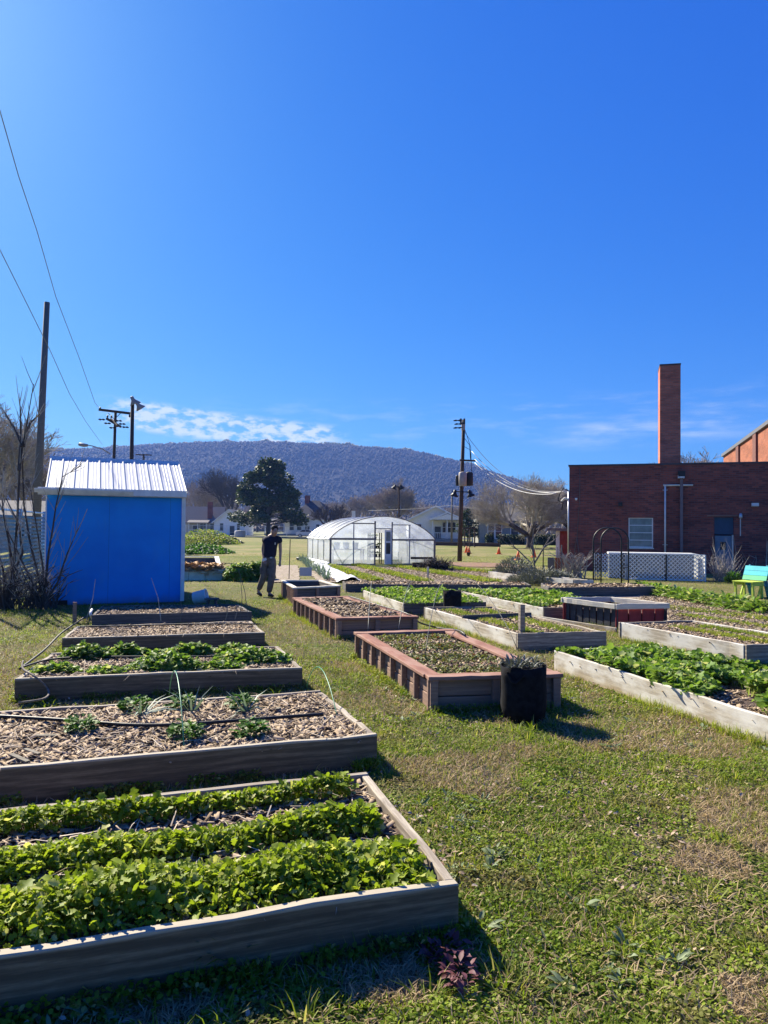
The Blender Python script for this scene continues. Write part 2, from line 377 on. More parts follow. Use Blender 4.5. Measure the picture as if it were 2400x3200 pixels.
# ------------------------------------------------------------------ ground sheet
def gh(x, y): return .02 * (fbm(x, y, .9, 3) - .5)
u = np.linspace(-1, 1, 281); gx = np.sinh(u * 6.2) / np.sinh(6.2) * 1400
v = np.linspace(0, 1, 301); gy = -30 + (np.sinh(v * 6.0) / np.sinh(6.0)) * 1780
X, Y = np.meshgrid(gx, gy); Z = gh(X, Y) * (np.hypot(X, Y) < 60)
V = np.stack([X, Y, Z], -1).reshape(-1, 3); nx = len(gx); ny = len(gy)
ii = (np.arange(ny - 1)[:, None] * nx + np.arange(nx - 1)[None]).ravel()
me = bpy.data.meshes.new('ground'); me.vertices.add(len(V)); me.vertices.foreach_set('co', V.ravel())
lv = np.stack([ii, ii+1, ii+nx+1, ii+nx], 1); me.loops.add(lv.size); me.loops.foreach_set('vertex_index', lv.ravel().astype(np.int32))
me.polygons.add(len(ii)); me.polygons.foreach_set('loop_start', (np.arange(len(ii))*4).astype(np.int32)); me.polygons.foreach_set('loop_total', np.full(len(ii), 4, np.int32))
me.update(calc_edges=True)
gm, nt, o_ = newmat('lawn_ground'); pc = pcoord(nt)
n1 = SMOOTH(nt, noise(nt, pc, .55, 6, .6), .38, .62); n2 = SMOOTH(nt, noise(nt, pc, 2.6, 6, .65), .4, .62); n3 = noise(nt, pc, 45, 4, .6)
g = MIXC(nt, n1, (.10, .13, .025), (.17, .17, .05)); g = MIXC(nt, MATH(nt, 'MULTIPLY', n2, .6), g, (.20, .15, .08))
g = MIXC(nt, SMOOTH(nt, n3, .42, .62), MIXC(nt, .6, g, (.3, .3, .3), 'MULTIPLY'), g)
sp = nt.nodes.new('ShaderNodeSeparateXYZ'); LK(nt, pc, sp.inputs[0])
far = SMOOTH(nt, sp.outputs[1], 14, 34)
fl = MIXC(nt, SMOOTH(nt, noise(nt, pc, .18, 6, .65), .36, .64), (.13, .155, .035), (.26, .215, .10))
fl = MIXC(nt, MATH(nt, 'MULTIPLY', SMOOTH(nt, noise(nt, pc, 1.2, 5, .65, (1, .35, 1)), .45, .65), .5), fl, (.13, .15, .05))
g = MIXC(nt, far, g, fl)
princ(nt, o_, g, .95, 0, .1, n3, .03, .8)
me.materials.append(gm); ground = bpy.data.objects.new('ground', me); COL.objects.link(ground); tag(ground, 'patchy winter lawn with green and dry grass', kind='structure')

def sheet(name, pts, z, mat, label, jag=.0, kind='structure', n=14):
    """irregular flat patch lying on the ground"""
    mb = MB(); q = []
    for i in range(len(pts)):
        a, b = Vector(pts[i]), Vector(pts[(i+1) % len(pts)])
        for k in range(n):
            t = k / n; p = a.lerp(b, t); q.append((p.x + rnd.uniform(-jag, jag), p.y + rnd.uniform(-jag, jag), z))
    mb.add(q, [tuple(range(len(q)))])
    return tag(mb.obj(name, mat), label, kind=kind)
# ------------------------------------------------------------------ raised beds
BEDS = []   # ground outlines to keep grass out
def inq(x, y, q):
    ins = np.ones(len(x), bool)
    for i in range(4):
        a = q[i]; b = q[(i+1) % 4]
        ins &= ((b[0]-a[0])*(y-a[1]) - (b[1]-a[1])*(x-a[0])) >= 0
    return ins
def board(name, a, b, h, t, mat, parent, z0=-.04, org=None, seg=10, wob=.006, bevel=.004):
    """plank from a to b, outer face on the a-b line, thickness towards its left"""
    a = Vector((a[0], a[1], 0)); b = Vector((b[0], b[1], 0)); L = (b - a).length
    mb = MB(); vs = []; fs = []
    for i in range(seg + 1):
        x = L * i / seg; j1 = rnd.uniform(-wob, wob); j2 = rnd.uniform(-wob, wob)
        vs += [(x, j1, z0), (x, j1, h + j2), (x, t + j1, h + j2 * .8), (x, t + j1, z0)]
    for i in range(seg):
        o = 4 * i
        for k in range(4): fs.append((o+k, o+4+k, o+4+(k+1) % 4, o+(k+1) % 4))
    fs += [(0, 1, 2, 3), (4*seg+3, 4*seg+2, 4*seg+1, 4*seg)]
    mb.add(vs, fs)
    d = (b - a).normalized(); loc = a - (Vector((org[0], org[1], 0)) if org else Vector())
    return mb.obj(name, mat, parent, loc, math.atan2(d.y, d.x), bevel=bevel)
def bil(q, u, v):
    q = [Vector((p[0], p[1])) for p in q]
    return q[0]*(1-u)*(1-v) + q[1]*u*(1-v) + q[2]*u*v + q[3]*(1-u)*v
def bilnp(q, u, v):
    q = [np.array([p[0], p[1]]) for p in q]
    return q[0][None]*((1-u)*(1-v))[:, None] + q[1][None]*(u*(1-v))[:, None] + q[2][None]*(u*v)[:, None] + q[3][None]*((1-u)*v)[:, None]
def bed(name, label, cat, q, h, t=.042, mat='wood', soil=.05, bump=.02, group=None, mats=None, posts=True):
    """q: near-left, near-right, far-right, far-left outer corners (world)"""
    q = [Vector((p[0], p[1], 0)) for p in q]; BEDS.append([(p.x, p.y) for p in q])
    c = sum(q, Vector()) / 4; root = thing(name, label, cat, (c.x, c.y, 0), group=group)
    mats = mats or (['wood_shaded_front', 'wood', 'wood', 'wood'] if mat == 'wood' else [mat] * 4)
    names = ['front_board', 'side_board', 'back_board', 'side_board']
    for i in range(4):
        a, b = q[i], q[(i+1) % 4]
        if i % 2:
            d = (b - a).normalized(); a = a + d * (t + .001); b = b - d * (t + .001)
        zt = h + (0.0 if i % 2 == 0 else -.004)
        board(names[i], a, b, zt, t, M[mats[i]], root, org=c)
    if soil is not None:
        n = 26; mb = MB(); vs = []
        for j in range(n + 1):
            for i in range(n + 1):
                e = .012; p = bil(q, e + (1-2*e) * i / n, e + (1-2*e) * j / n)
                z = h - soil + bump * (float(fbm(np.array([p.x*3.]), np.array([p.y*3.]), 1.5, 5)[0]) - .5) * 2
                vs.append((p.x - c.x, p.y - c.y, z))
        mb.add(vs, [(j*(n+1)+i, j*(n+1)+i+1, (j+1)*(n+1)+i+1, (j+1)*(n+1)+i) for j in range(n) for i in range(n)])
        mb.obj('soil', M['soil'], root, smooth=True)
    return root, q
def chips(q, z, n, mat='chips', size=(.012, .05), label=None, u=(.02, .98), v=(.035, .965), lift=.014, name='wood_chips', bump=.012):
    uu, vv = U(n, *u), U(n, *v); p = bilnp(q, uu, vv)
    zz = z + U(n, -.004, lift) + bump * (vnoise(p[:, 0], p[:, 1], 3.5, 9) - .5)
    L = U(n, *size) * 1.35; W = L * U(n, .08, .26)
    b = inst('chip', np.c_[p, zz], U(n, 0, 6.28), U(n, -.4, .45), U(n, -.7, .7), W, L, U(n, .001, .004))
    return tag(npmesh(name, [b], M[mat]), label, 'wood chips', kind='stuff')
def rosettes(cent, n, L, spread, hgt, tpl='oval', asp=.42, up=(.2, 1.1)):
    """leaf batches for plants at cent (k,3): leaves leaning outward"""
    k = len(cent); N_ = k * n; c = np.repeat(cent, n, 0); a = U(N_, 0, 6.28); r = U(N_, 0, 1) ** .6 * spread
    pos = np.c_[c[:, 0] + np.sin(a) * -r, c[:, 1] + np.cos(a) * r, c[:, 2] + hgt * U(N_, .15, 1) * (1 - .35 * (r / spread))]
    l = U(N_, *L)
    return inst(tpl, pos, a + U(N_, -.8, .8), U(N_, *up) - .35, U(N_, -.5, .5), l * asp * U(N_, .8, 1.2), l)
def stems(cent, n, hgt, spread, wd=.003):
    k = len(cent); N_ = k * n; c = np.repeat(cent, n, 0); a = U(N_, 0, 6.28)
    l = U(N_, .6, 1.1) * hgt
    return inst('blade', c, a, U(N_, .7, 1.4), U(N_, -.3, .3), np.full(N_, wd), l)
def greens_row(name, q, u0, u1, vc, vw, z, dens, L, hgt, mat, label, cat='leafy greens', skip=0.0, asp=.42, kind='stuff', gaps=0.35):
    a = Vector((q[1][0]-q[0][0], q[1][1]-q[0][1])).length * (u1-u0)
    b = Vector((q[3][0]-q[0][0], q[3][1]-q[0][1])).length * vw
    n = int(a * b * dens); uu, vv = U(n, u0, u1), vc + (rng.normal(0, .3, n).clip(-.6, .6)) * vw
    p = bilnp(q, uu, vv); k = vnoise(p[:, 0], p[:, 1], 4., 21) > skip
    p = p[k]; n = len(p)
    hh = hgt * (gaps + (1 - gaps) * 1.2 * vnoise(p[:, 0], p[:, 1], 3.0, 33)) * U(n, .6, 1.05)
    zc = z + hh * (1 - .5 * (np.abs(vv[k] - vc) / (.6 * vw)) ** 2)
    l = U(n, *L)
    b1 = inst('lobed', np.c_[p, zc], U(n, 0, 6.28), rng.normal(.25, .6, n), rng.normal(0, .6, n), l * asp * U(n, .8, 1.3), l)
    kb = U(n) < .07; nb = int(kb.sum()); lb_ = l[kb] * U(nb, 1.4, 2.1)
    b3 = inst('lobed', np.c_[p[kb], zc[kb] * 1.0 + .004], U(nb, 0, 6.28), rng.normal(.1, .45, nb), rng.normal(0, .4, nb), lb_ * asp, lb_)
    s = p[::3]; b2 = inst('blade', np.c_[s, np.full(len(s), z)], U(len(s), 0, 6.28), U(len(s), 1.0, 1.6), U(len(s), -.3, .3), np.full(len(s), .003), zc[::3] - z)
    return tag(npmesh(name, [b1, b3, b2], M[mat]), label, cat, kind=kind)

hb = .22
def quad_from(nr, fr, wdt, ang):
    """near-right & far-right corners + width to the left"""
    l = Vector((-math.cos(ang), -math.sin(ang), 0)) * wdt
    return [nr + l, nr, fr, fr + l]
A0 = R(17.6)
L1q = quad_from(P(1433, 2756, hb), P(1145, 2410, hb), 2.9, R(18.7))
L2q = quad_from(P(1180, 2296, hb), P(1000, 2157, hb), 2.9, R(19.0))
L3q = [P(46, 2122, hb), P(945, 2086, hb), P(869, 2018, hb), P(160, 2040, hb)]
L4q = [P(194, 1993, hb), P(828, 1976, hb), P(785, 1940, hb), P(239, 1957, hb)]
L5q = [P(287, 1921, hb), P(787, 1911, hb), P(743, 1888, hb), P(318, 1893, hb)]
bn = 'grey timber raised bed'
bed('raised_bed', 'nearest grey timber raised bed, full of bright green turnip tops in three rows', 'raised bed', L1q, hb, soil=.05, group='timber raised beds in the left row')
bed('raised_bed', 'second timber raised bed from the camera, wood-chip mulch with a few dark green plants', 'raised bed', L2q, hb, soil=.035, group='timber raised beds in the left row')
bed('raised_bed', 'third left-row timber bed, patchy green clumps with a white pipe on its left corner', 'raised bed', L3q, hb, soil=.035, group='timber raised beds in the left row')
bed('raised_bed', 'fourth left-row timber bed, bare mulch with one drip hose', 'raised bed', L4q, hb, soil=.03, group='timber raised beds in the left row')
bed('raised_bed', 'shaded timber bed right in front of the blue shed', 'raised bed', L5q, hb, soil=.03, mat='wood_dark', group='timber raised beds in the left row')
chips(L1q, hb-.05, 9000, label='bark mulch showing between the turnip rows of the nearest bed')
chips(L2q, hb-.035, 34000, label='coarse wood-chip mulch filling the second bed', size=(.010, .055))
chips(L3q, hb-.035, 16000, label='wood-chip mulch under the patchy greens of the third bed')
chips(L4q, hb-.03, 12000, label='wood-chip mulch in the bare fourth bed')
chips(L5q, hb-.03, 2500, label='dark mulch in the shaded bed by the shed')
def straws(q, z, n, label):
    uu, vv = U(n, .03, .97), U(n, .05, .95); p = bilnp(q, uu, vv); l = U(n, .08, .24)
    return tag(npmesh('dry_stalks', [inst('blade', np.c_[p, z + U(n, .005, .03)], U(n, 0, 6.28), U(n, -.05, .22), U(n, -.4, .4), U(n, .0015, .004), l)], island('dry_stalks_' + str(n), [(.34, .25, .15), (.66, .56, .42), (.78, .70, .56), (.45, .35, .24)])), label, 'dry stalks', kind='stuff')
straws(L2q, hb-.03, 700, 'pale dry stalks and twigs strewn over the mulched second bed'); straws(L3q, hb-.03, 420, 'pale dry stalks strewn over the third bed'); straws(L4q, hb-.025, 400, 'pale dry stalks strewn over the bare fourth bed'); straws(L1q, hb-.045, 300, 'pale dry stalks between the turnip rows')
for px, py, a_, l_, w_ in ((60, 2370, -.5, .16, .03), (150, 2300, .5, .14, .035), (870, 2215, 1.4, .10, .03), (100, 2350, -.4, .12, .025)):
    c = P(px, py, hb-.0); tag(MB().box(-l_/2, l_/2, -w_/2, w_/2, 0, .008, Matrix.Rotation(a_, 4, 'Z') @ Matrix.Rotation(.12, 4, 'Y')).obj('wood_scrap', M['wood'], loc=c), {60: 'pale wood scrap nearest the left edge on the second bed', 150: 'grey wood scrap left of the low rosette on the second bed', 870: 'pale wood scrap near the right end of the second bed', 100: 'small pale wood scrap beside another at the left edge of the second bed'}[px], 'wood scrap', 'loose scraps of wood on the mulched second bed')
# three dense rows
greens_row('turnip_greens', L1q, 0, .97, .19, .24, hb-.05, 13000, (.017, .038), .14, 'greens', 'front row of bright turnip greens spilling over the nearest board')
greens_row('turnip_greens', L1q, 0, .955, .52, .15, hb-.05, 13000, (.017, .038), .13, 'greens', 'middle row of bright turnip greens in the nearest bed')
greens_row('turnip_greens', L1q, 0, .95, .85, .10, hb-.05, 13000, (.016, .036), .11, 'greens', 'back row of bright turnip greens in the nearest bed')
# second bed: single plants
lab2 = ['dark green spinach plant, back left in the mulched second bed', 'dark green spinach plant, back middle behind the green hoop', 'leafy dark plant, back right in the mulched second bed',
        'low dark rosette, front left in the mulched second bed', 'dark leafy plant at the foot of the green hoop', 'bright-leaved plant, front right in the mulched second bed']
for i, (px, py) in enumerate([(420, 2222), (567, 2216), (754, 2216), (250, 2290), (583, 2310), (781, 2300)]):
    c = P(px, py, hb - .03); cc = np.array([[c.x, c.y, c.z]])
    b1 = rosettes(cc, 110, (.03, .065), .09, .12, 'lobed', .38); b2 = rosettes(cc, 16, (.14, .26), .05, .05, 'lance', .05, (.4, 1.3))
    tag(npmesh('spinach_plant', [b1], M['greens_dk']), lab2[i], 'vegetable plant', 'single plants in the mulched second bed')
for i, (px, py) in enumerate([(440, 2240), (600, 2230), (770, 2228)]):
    c = P(px, py, hb - .03); cc = np.array([[c.x, c.y, c.z]])
    tag(npmesh('garlic_plant', [rosettes(cc, 14, (.16, .30), .03, .03, 'blade', .03, (.5, 1.4))], M['leek']),
        ['limp pale garlic leaves left of the back-left plant', 'flopped garlic leaves in the middle of the second bed', 'upright garlic leaves beside the back-right plant'][i], 'garlic plant', 'garlic in the mulched second bed')
lab3 = ['back-left corner clump of light greens', 'second clump along the back hose', 'thin back-row clump near the middle', 'back-row clump just right of middle', 'back-right clump beside the right clump', 'front-left low clump', 'small low front clump', 'large front clump in the middle', 'broad bright clump at the right end', 'front-right trailing clump']
for i, (u_, v_, r_, hh) in enumerate([(.17, .78, .22, .17), (.33, .82, .18, .15), (.47, .75, .16, .08), (.60, .80, .20, .14), (.79, .75, .2, .13), (.10, .28, .18, .09), (.28, .2, .15, .06), (.50, .25, .30, .16), (.84, .42, .32, .15), (.70, .18, .18, .07)]):
    p = bil(L3q, u_, v_); n = int(900 * r_ / .2)
    a = U(n, 0, 6.28); rr = r_ * np.sqrt(U(n)); pos = np.c_[p.x + np.cos(a) * rr * 1.3, p.y + np.sin(a) * rr * .7, hb - .035 + hh * (1 - (rr / r_) ** 2 * .8) * U(n, .4, 1)]
    l = U(n, .035, .07)
    tag(npmesh('leafy_clump', [inst('lobed', pos, U(n, 0, 6.28), rng.normal(-.1, .5, n), rng.normal(0, .5, n), l * .45, l)], M['greens_lt']), lab3[i] + ' in the third bed', 'vegetable clump', 'clumps of greens in the third bed')

# middle stained beds with wide cap boards and outside studs
def capped_bed(name, label, q, h, cap, mc, ms, mstud, nstud, soil=.06, grp=None, front_n=3, capw=.15, side_in=.06):
    q = [Vector((p[0], p[1], 0)) for p in q]; BEDS.append([(p.x, p.y) for p in q])
    c = sum(q, Vector()) / 4; root = thing(name, label, 'raised bed', (c.x, c.y, 0), group=grp)
    n = ['front_cap', 'side_cap', 'back_cap', 'side_cap']
    for i in range(4):
        a, b = q[i], q[(i+1) % 4]; d = (b - a).normalized(); nn = Vector((-d.y, d.x, 0))
        w_ = capw
        if i % 2: a2, b2 = a + d * (capw+.001), b - d * (capw+.001)
        else: a2, b2 = a, b
        board(n[i], a2, b2, h - (0 if i % 2 == 0 else .005), w_ if i % 2 else w_, M[mc], root, z0=h-.035, org=c, wob=.003)
        # recessed wall boards
        ai, bi = a + nn * side_in + d * side_in, b + nn * side_in - d * side_in
        if i % 2: ai += d * .036; bi -= d * .036
        for k in range(2):
            z0 = -.03 + (h - .036 + .03) * k / 2 + (.004 if k else 0)
            board('wall_board', ai + nn * .003 * k, bi + nn * .003 * k, z0 + (h - .036 + .03) / 2 - .004, .03, M[ms], root, z0=z0, org=c, wob=.002)
        # studs
        m_ = nstud if i % 2 else front_n
        for k in range(m_):
            t = k / (m_ - 1); L = (b - a).length; pos = a + d * (.02 + (L - .11) * t) + nn * .012
            board('stud', pos, pos + d * (.04 if i % 2 else .07), h - .037, side_in - .014, M[mstud], root, org=c, seg=2, wob=.001, bevel=.003)
    if soil is not None:
        e = .03; mb = MB(); nn_ = 22; vs = []
        for j in range(nn_+1):
            for i in range(nn_+1):
                p = bil(q, e+(1-2*e)*i/nn_, e+(1-2*e)*j/nn_); z = h - soil + .03 * (float(fbm(np.array([p.x*3]), np.array([p.y*3]), 1.2, 8)[0]) - .5)
                vs.append((p.x-c.x, p.y-c.y, z))
        mb.add(vs, [(j*(nn_+1)+i, j*(nn_+1)+i+1, (j+1)*(nn_+1)+i+1, (j+1)*(nn_+1)+i) for j in range(nn_) for i in range(nn_)])
        mb.obj('soil', M['soil'], root, smooth=True)
    return root, q
hm = .31
M1q = [P(1340, 2116, hm), P(1761, 2106, hm), P(1412, 1965, hm), P(1105, 1974, hm)]
M2q = [P(1050, 1932, hm), P(1310, 1926, hm), P(1086, 1862, hm), P(913, 1867, hm)]
capped_bed('stained_bed', 'large red-stained bed with wide cap boards and a black grow bag at its corner', M1q, hm, .15, 'wood_red', 'wood_pink', 'wood_pink', 8, grp='red-stained garden beds')
capped_bed('stained_bed', 'red-stained bed behind the nearer one, filled with dry mulch', M2q, hm, .15, 'wood_red', 'wood_pink', 'wood_pink', 10, grp='red-stained garden beds')
chips(M1q, hm-.06, 9000, 'chips', (.015, .045), 'coarse bark crumbs in the near red-stained bed', (.13, .87), (.06, .94), name='bark_mulch')
chips(M2q, hm-.055, 9000, 'chips_tan', (.02, .06), 'dry leaf and chip mulch heaped in the rear red-stained bed', (.12, .88), (.06, .94), .05, name='bark_mulch', bump=.09)
for k, vc in enumerate((.14, .38, .62, .86)):
    n = 1500; uu, vv = U(n, .16, .84), vc + rng.normal(0, .045, n)
    p = bilnp(M1q, uu, vv.clip(.08, .93)); l = U(n, .018, .04)
    tag(npmesh('lettuce_seedlings', [inst('oval', np.c_[p, hm-.055+U(n, 0, .03)], U(n, 0, 6.28), U(n, -.4, .9), U(n, -.5, .5), l*.4, l)], M['greens_y']),
        ['nearest', 'second', 'third', 'farthest'][k] + ' row of yellow-green seedlings in the near red-stained bed', 'seedlings', kind='stuff')
# white-rimmed empty planter
h3 = .4
M3n = P(919, 1836, h3); M3q = [M3n, P(1067, 1829, h3), P(1004, 1812, h3), P(877, 1812, h3)]
capped_bed('planter_box', 'empty wooden planter with a white rim and slatted sides', M3q, h3, .1, 'wood_rim', 'wood_dark', 'wood_pink', 12, soil=.3, grp=None, capw=.09, side_in=.05)
for o in [o for o in COL.objects if o.name.startswith('planter_box')]:
    o['category'] = 'planter box'
# black / red planter
h4 = .44; RP = P(1926, 1888, h4); e1 = Vector((-.5, .866, 0)).normalized(); e2 = Vector((.92, .22, 0)).normalized()
RPq = [RP, RP + e2 * .98, RP + e2 * .98 + e1 * 1.25, RP + e1 * 1.25]
def painted_planter():
    c = sum(RPq, Vector()) / 4; c.z = 0; root = thing('painted_planter', 'waist-high planter with a white rim, red front and black vertical planks', 'planter box', (c.x, c.y, 0))
    BEDS.append([(p.x, p.y) for p in RPq])
    mr = plain('red_paint', (.22, .025, .03), .6, .2); mk = plain('charcoal_paint', (.045, .045, .05), .7, .3)
    ctr = sum(RPq, Vector()) / 4
    for i in range(4):
        a, b = RPq[i], RPq[(i+1) % 4]; d = (b - a).normalized(); nn = Vector((-d.y, d.x, 0)); L = (b - a).length
        board('rim_board', a + (d*.031 if i % 2 else d*0), b - (d*.031 if i % 2 else d*0), h4, .03, M['wood_rim'], root, z0=h4-.085, org=c)
        k = 8 if i % 2 else 4; mb = MB(); s_ = L / k
        for j in range(k):
            p0 = a + nn * (.045 + .004 * (j % 2)) + d * (.02 + j * s_ * .985); p1 = p0 + d * (s_ - .022)
            board('plank', p0, p1, h4 - .086, .018, mk if i % 2 else mr, root, org=c, seg=1, wob=0)
    mb = MB()
    e = .06
    qq = [bil(RPq, u_, v_) for u_, v_ in ((e, e), (1-e, e), (1-e, 1-e), (e, 1-e))]
    mb.add([(p.x-c.x, p.y-c.y, h4-.16) for p in qq], [(0, 1, 2, 3)]); mb.obj('soil', M['soil'], root)
painted_planter()

# right beds
R0q = [P(2640, 2320, .23), P(3300, 2300, .23), P(2700, 2030, .23), P(1731, 2032, .23)]
R0q[3] = P(1731, 2032, .23)
dirR = (P(2400, 2241, .23) - R0q[3]).normalized(); R0q[0] = R0q[3] + dirR * 5.4
R0q = [R0q[0], R0q[0] + Vector((1.35, .42, 0)), R0q[3] + Vector((1.35, .42, 0)), R0q[3]]
bed('raised_bed', 'pale timber bed at the right edge, thick with broad-leaved greens', 'raised bed', R0q, .23, mat='wood_white', soil=.06)
R1q = [P(1618, 1979, .23), P(1895, 1974, .23), P(1700, 1921, .23), P(1325, 1897, .23)]
R1q[2] = R1q[3] + (R1q[1] - R1q[0]) * 1.0
bed('raised_bed', 'pale-sided timber bed with a cross board and a short wooden post', 'raised bed', R1q, .23, mats=['wood', 'wood', 'wood', 'wood_white'], soil=.04)
R3q = [P(2334, 2016, .25), P(2560, 2010, .25), P(2142, 1944, .25), P(1933, 1944, .25)]
R3q[1] = R3q[0] + Vector((1.25, .35, 0)); R3q[2] = R3q[3] + Vector((1.25, .35, 0))
bed('raised_bed', 'whitewashed timber bed between the painted planter and the broad-leaved bed', 'raised bed', R3q, .25, mats=['wood', 'wood_white', 'wood', 'wood_white'], soil=.04)
M4q = [P(1262, 1886, .22), P(1520, 1882, .22), P(1370, 1843, .22), P(1133, 1844, .22)]
bed('raised_bed', 'pale-sided bed of dense greens behind the rear red-stained bed', 'raised bed', M4q, .22, mats=['wood_dark', 'wood', 'wood_dark', 'wood_white'], soil=.05)
R4q = [P(1700, 1900, .22), P(1960, 1893, .22), P(1650, 1846, .22), P(1442, 1848, .22)]
bed('raised_bed', 'long pale bed of leafy greens left of the painted planter', 'raised bed', R4q, .22, mats=['wood_dark', 'wood_white', 'wood', 'wood_white'], soil=.04)
R5q = [P(1714, 1836, .25), P(2046, 1833, .25), P(2010, 1822, .25), P(1690, 1822, .25)]
bed('raised_bed', 'long dark timber bed in front of the garden arch', 'raised bed', R5q, .25, mat='wood_dark', soil=.04)
R6q = [P(1080, 1825, .2), P(1660, 1828, .2), P(1640, 1818, .2), P(1070, 1815, .2)]
bed('raised_bed', 'long low dark timber bed below the greenhouse rows', 'raised bed', R6q, .2, mat='wood_dark', soil=.03)
R7q = [P(1794, 1812, .25), P(1830, 1812, .25), P(1760, 1799, .25), P(1719, 1802, .25)]
bed('raised_bed', 'bright white-sided bed near the arch', 'raised bed', [P(1794, 1812, .25), P(1855, 1813, .25), P(1755, 1803, .25), P(1700, 1803, .25)], .25, mat='wood_white', soil=.05)
bed('raised_bed', 'thin pale-sided bed left of the grey shrub, beyond the green rows', 'raised bed', [P(1627, 1797, .25), P(1700, 1797, .25), P(1590, 1785, .25), P(1526, 1785, .25)], .25, mat='wood_white', soil=.05)
chips(R1q, .19, 5000, label='wood-chip mulch in the bed with the short post')
chips(R3q, .21, 4000, label='wood-chip mulch in the whitewashed bed')
chips(R0q, .17, 7000, label='mulch under the broad-leaved greens at the right edge')
chips(M4q, .17, 1500, label='mulch under the dense greens behind the red-stained bed')
chips(R4q, .18, 2500, label='mulch in the long pale bed', size=(.03, .08))
chips(R5q, .21, 1500, label='mulch in the long dark bed by the arch', size=(.03, .1))
chips(R6q, .17, 2500, label='mulch in the long low dark bed', size=(.03, .09))
greens_row('collard_greens', R0q, .02, .98, .62, .62, .17, 3600, (.035, .07), .15, 'greens_lt', 'broad-leaved greens sprawling in the right-edge bed', skip=.36, asp=.5)
greens_row('leafy_greens', M4q, .03, .97, .55, .9, .17, 2000, (.04, .08), .12, 'greens_lt', 'dense greens in the bed behind the red-stained bed')
greens_row('leafy_greens', R4q, .05, .95, .6, .8, .18, 1800, (.04, .08), .12, 'greens_lt', 'leafy greens in the long pale bed', skip=.25)
def tuftrow(name, a, b, wd, n, hgt, mat, label, z=0., cat='low greens', wb=.004):
    a, b = Vector(a), Vector(b); d = b - a; nrm = Vector((-d.y, d.x, 0)).normalized()
    t = U(n); s = rng.normal(0, .3, n).clip(-.55, .55) * wd
    pos = np.c_[a.x + d.x*t + nrm.x*s, a.y + d.y*t + nrm.y*s, np.full(n, z)]
    return tag(npmesh(name, [inst('blade', pos, U(n, 0, 6.28), U(n, .3, 1.5), U(n, -.4, .4), U(n, .6, 1.4)*wb, hgt * U(n, .5, 1.2))], M[mat]), label, cat, kind='stuff')
for k, (u_, lb) in enumerate(((.28, 'left row'), (.72, 'right row'))):
    a = bil(R1q, u_, .06); b = bil(R1q, u_ , .94)
    tuftrow('carrot_tops', (a.x, a.y, 0), (b.x, b.y, 0), .26, 5000, .06, 'blade', lb + ' of feathery low greens in the bed with the short post', .19)
for k, (u_, lb) in enumerate(((.45, 'left row'), (.8, 'right row'))):
    a = bil(R3q, u_, .04); b = bil(R3q, u_, .8)
    tuftrow('carrot_tops', (a.x, a.y, 0), (b.x, b.y, 0), .2, 4000, .06, 'blade', lb + ' of feathery low greens in the whitewashed bed', .21)
# cross board, post, planks
a = bil(R1q, .0, .52); b = bil(R1q, 1., .60)
mb = MB().bar((0, 0, 0), (b.x-a.x, b.y-a.y, 0), .03, .07); tag(mb.obj('cross_board', M['wood_dark'], loc=(a.x, a.y, .235)), 'loose grey board laid across the bed with the short post', 'board')
p = P(1630, 1975, .2); mb = MB().box(-.035, .035, -.035, .035, 0, .46); tag(mb.obj('wooden_post', M['wood'], loc=(p.x, p.y, .12), rz=.3, bevel=.004), 'short square wooden post standing in the corner of a pale bed', 'post')
a, b = P(1690, 1935, .02), P(1925, 1972, .02)
mb = MB().bar((0, 0, 0), b-a, .04, .1); tag(mb.obj('edging_board', M['wood_white'], loc=a), 'pale edging board running along the foot of the painted planter', 'board')
a, b = P(1632, 1860, .1), P(1733, 1884, .1); a.z = b.z = .08
mb = MB().bar((0, 0, 0), b-a, .04, .16); tag(mb.obj('edging_board', M['wood_white'], loc=a), 'pale edging board at the left end of the painted planter', 'board')

# grow bags
def grow_bag(px, py, r, h, z, label, plant):
    p = P(px, py, z); root = thing('grow_bag', label, 'grow bag', p, group='black fabric grow bags')
    n = 36; prof = [(.80, 0), (.95, .02), (1.02, .25), (1.0, .5), (1.0, .8), (1.03, 1), (.97, 1.0), (.95, .9)]
    mb = MB(); vs = []
    for r_, z_ in prof:
        for j in range(n):
            t = 2*math.pi*j/n; w_ = 1 + .025*math.sin(3*t + z_*4) + .015*math.sin(7*t+2)
            vs.append((r*r_*w_*math.cos(t), r*r_*w_*math.sin(t), z_*h + (.008*math.sin(5*t) if z_ > .85 else 0)))
    k = len(prof); fs = [(i*n+j, i*n+(j+1) % n, (i+1)*n+(j+1) % n, (i+1)*n+j) for i in range(k-1) for j in range(n)]; fs.append(tuple(range(n))[::-1]); fs.append(tuple(range((k-1)*n, k*n)))
    mb.add(vs, fs); mb.obj('bag', M['black'], root, smooth=True)
    for t in (-2.1, .9):
        pts = []
        for i in range(9):
            a_ = t + (i-4)*.09; s_ = math.sin(math.pi*i/8); rr = r*(1.04+.06*s_); pts.append((rr*math.cos(a_), rr*math.sin(a_), h*(.90 - .16*s_)))
        MB().tube(pts, .012, 5).obj('handle', M['black'], root)
    m_ = MB().lathe([(r*.93, h*.88), (r*.93, h*.9)], n=24); m_.obj('soil', M['soil'], root)
    if plant:
        c = np.array([[rnd.uniform(-.12, .12), rnd.uniform(-.12, .12), h*.9] for _ in range(14)])
        o = npmesh('silvery_plant', [rosettes(c + np.array([[p.x, p.y, p.z]]), 22, (.04, .09), .05, .07, 'lance', .12, (.5, 1.6))], M['sage'])
        tag(o, 'low silvery-grey plant growing in the near grow bag', 'plant')
grow_bag(1634, 2246, .19, .46, 0, 'tall black fabric grow bag with silvery plant beside the red-stained bed', True)
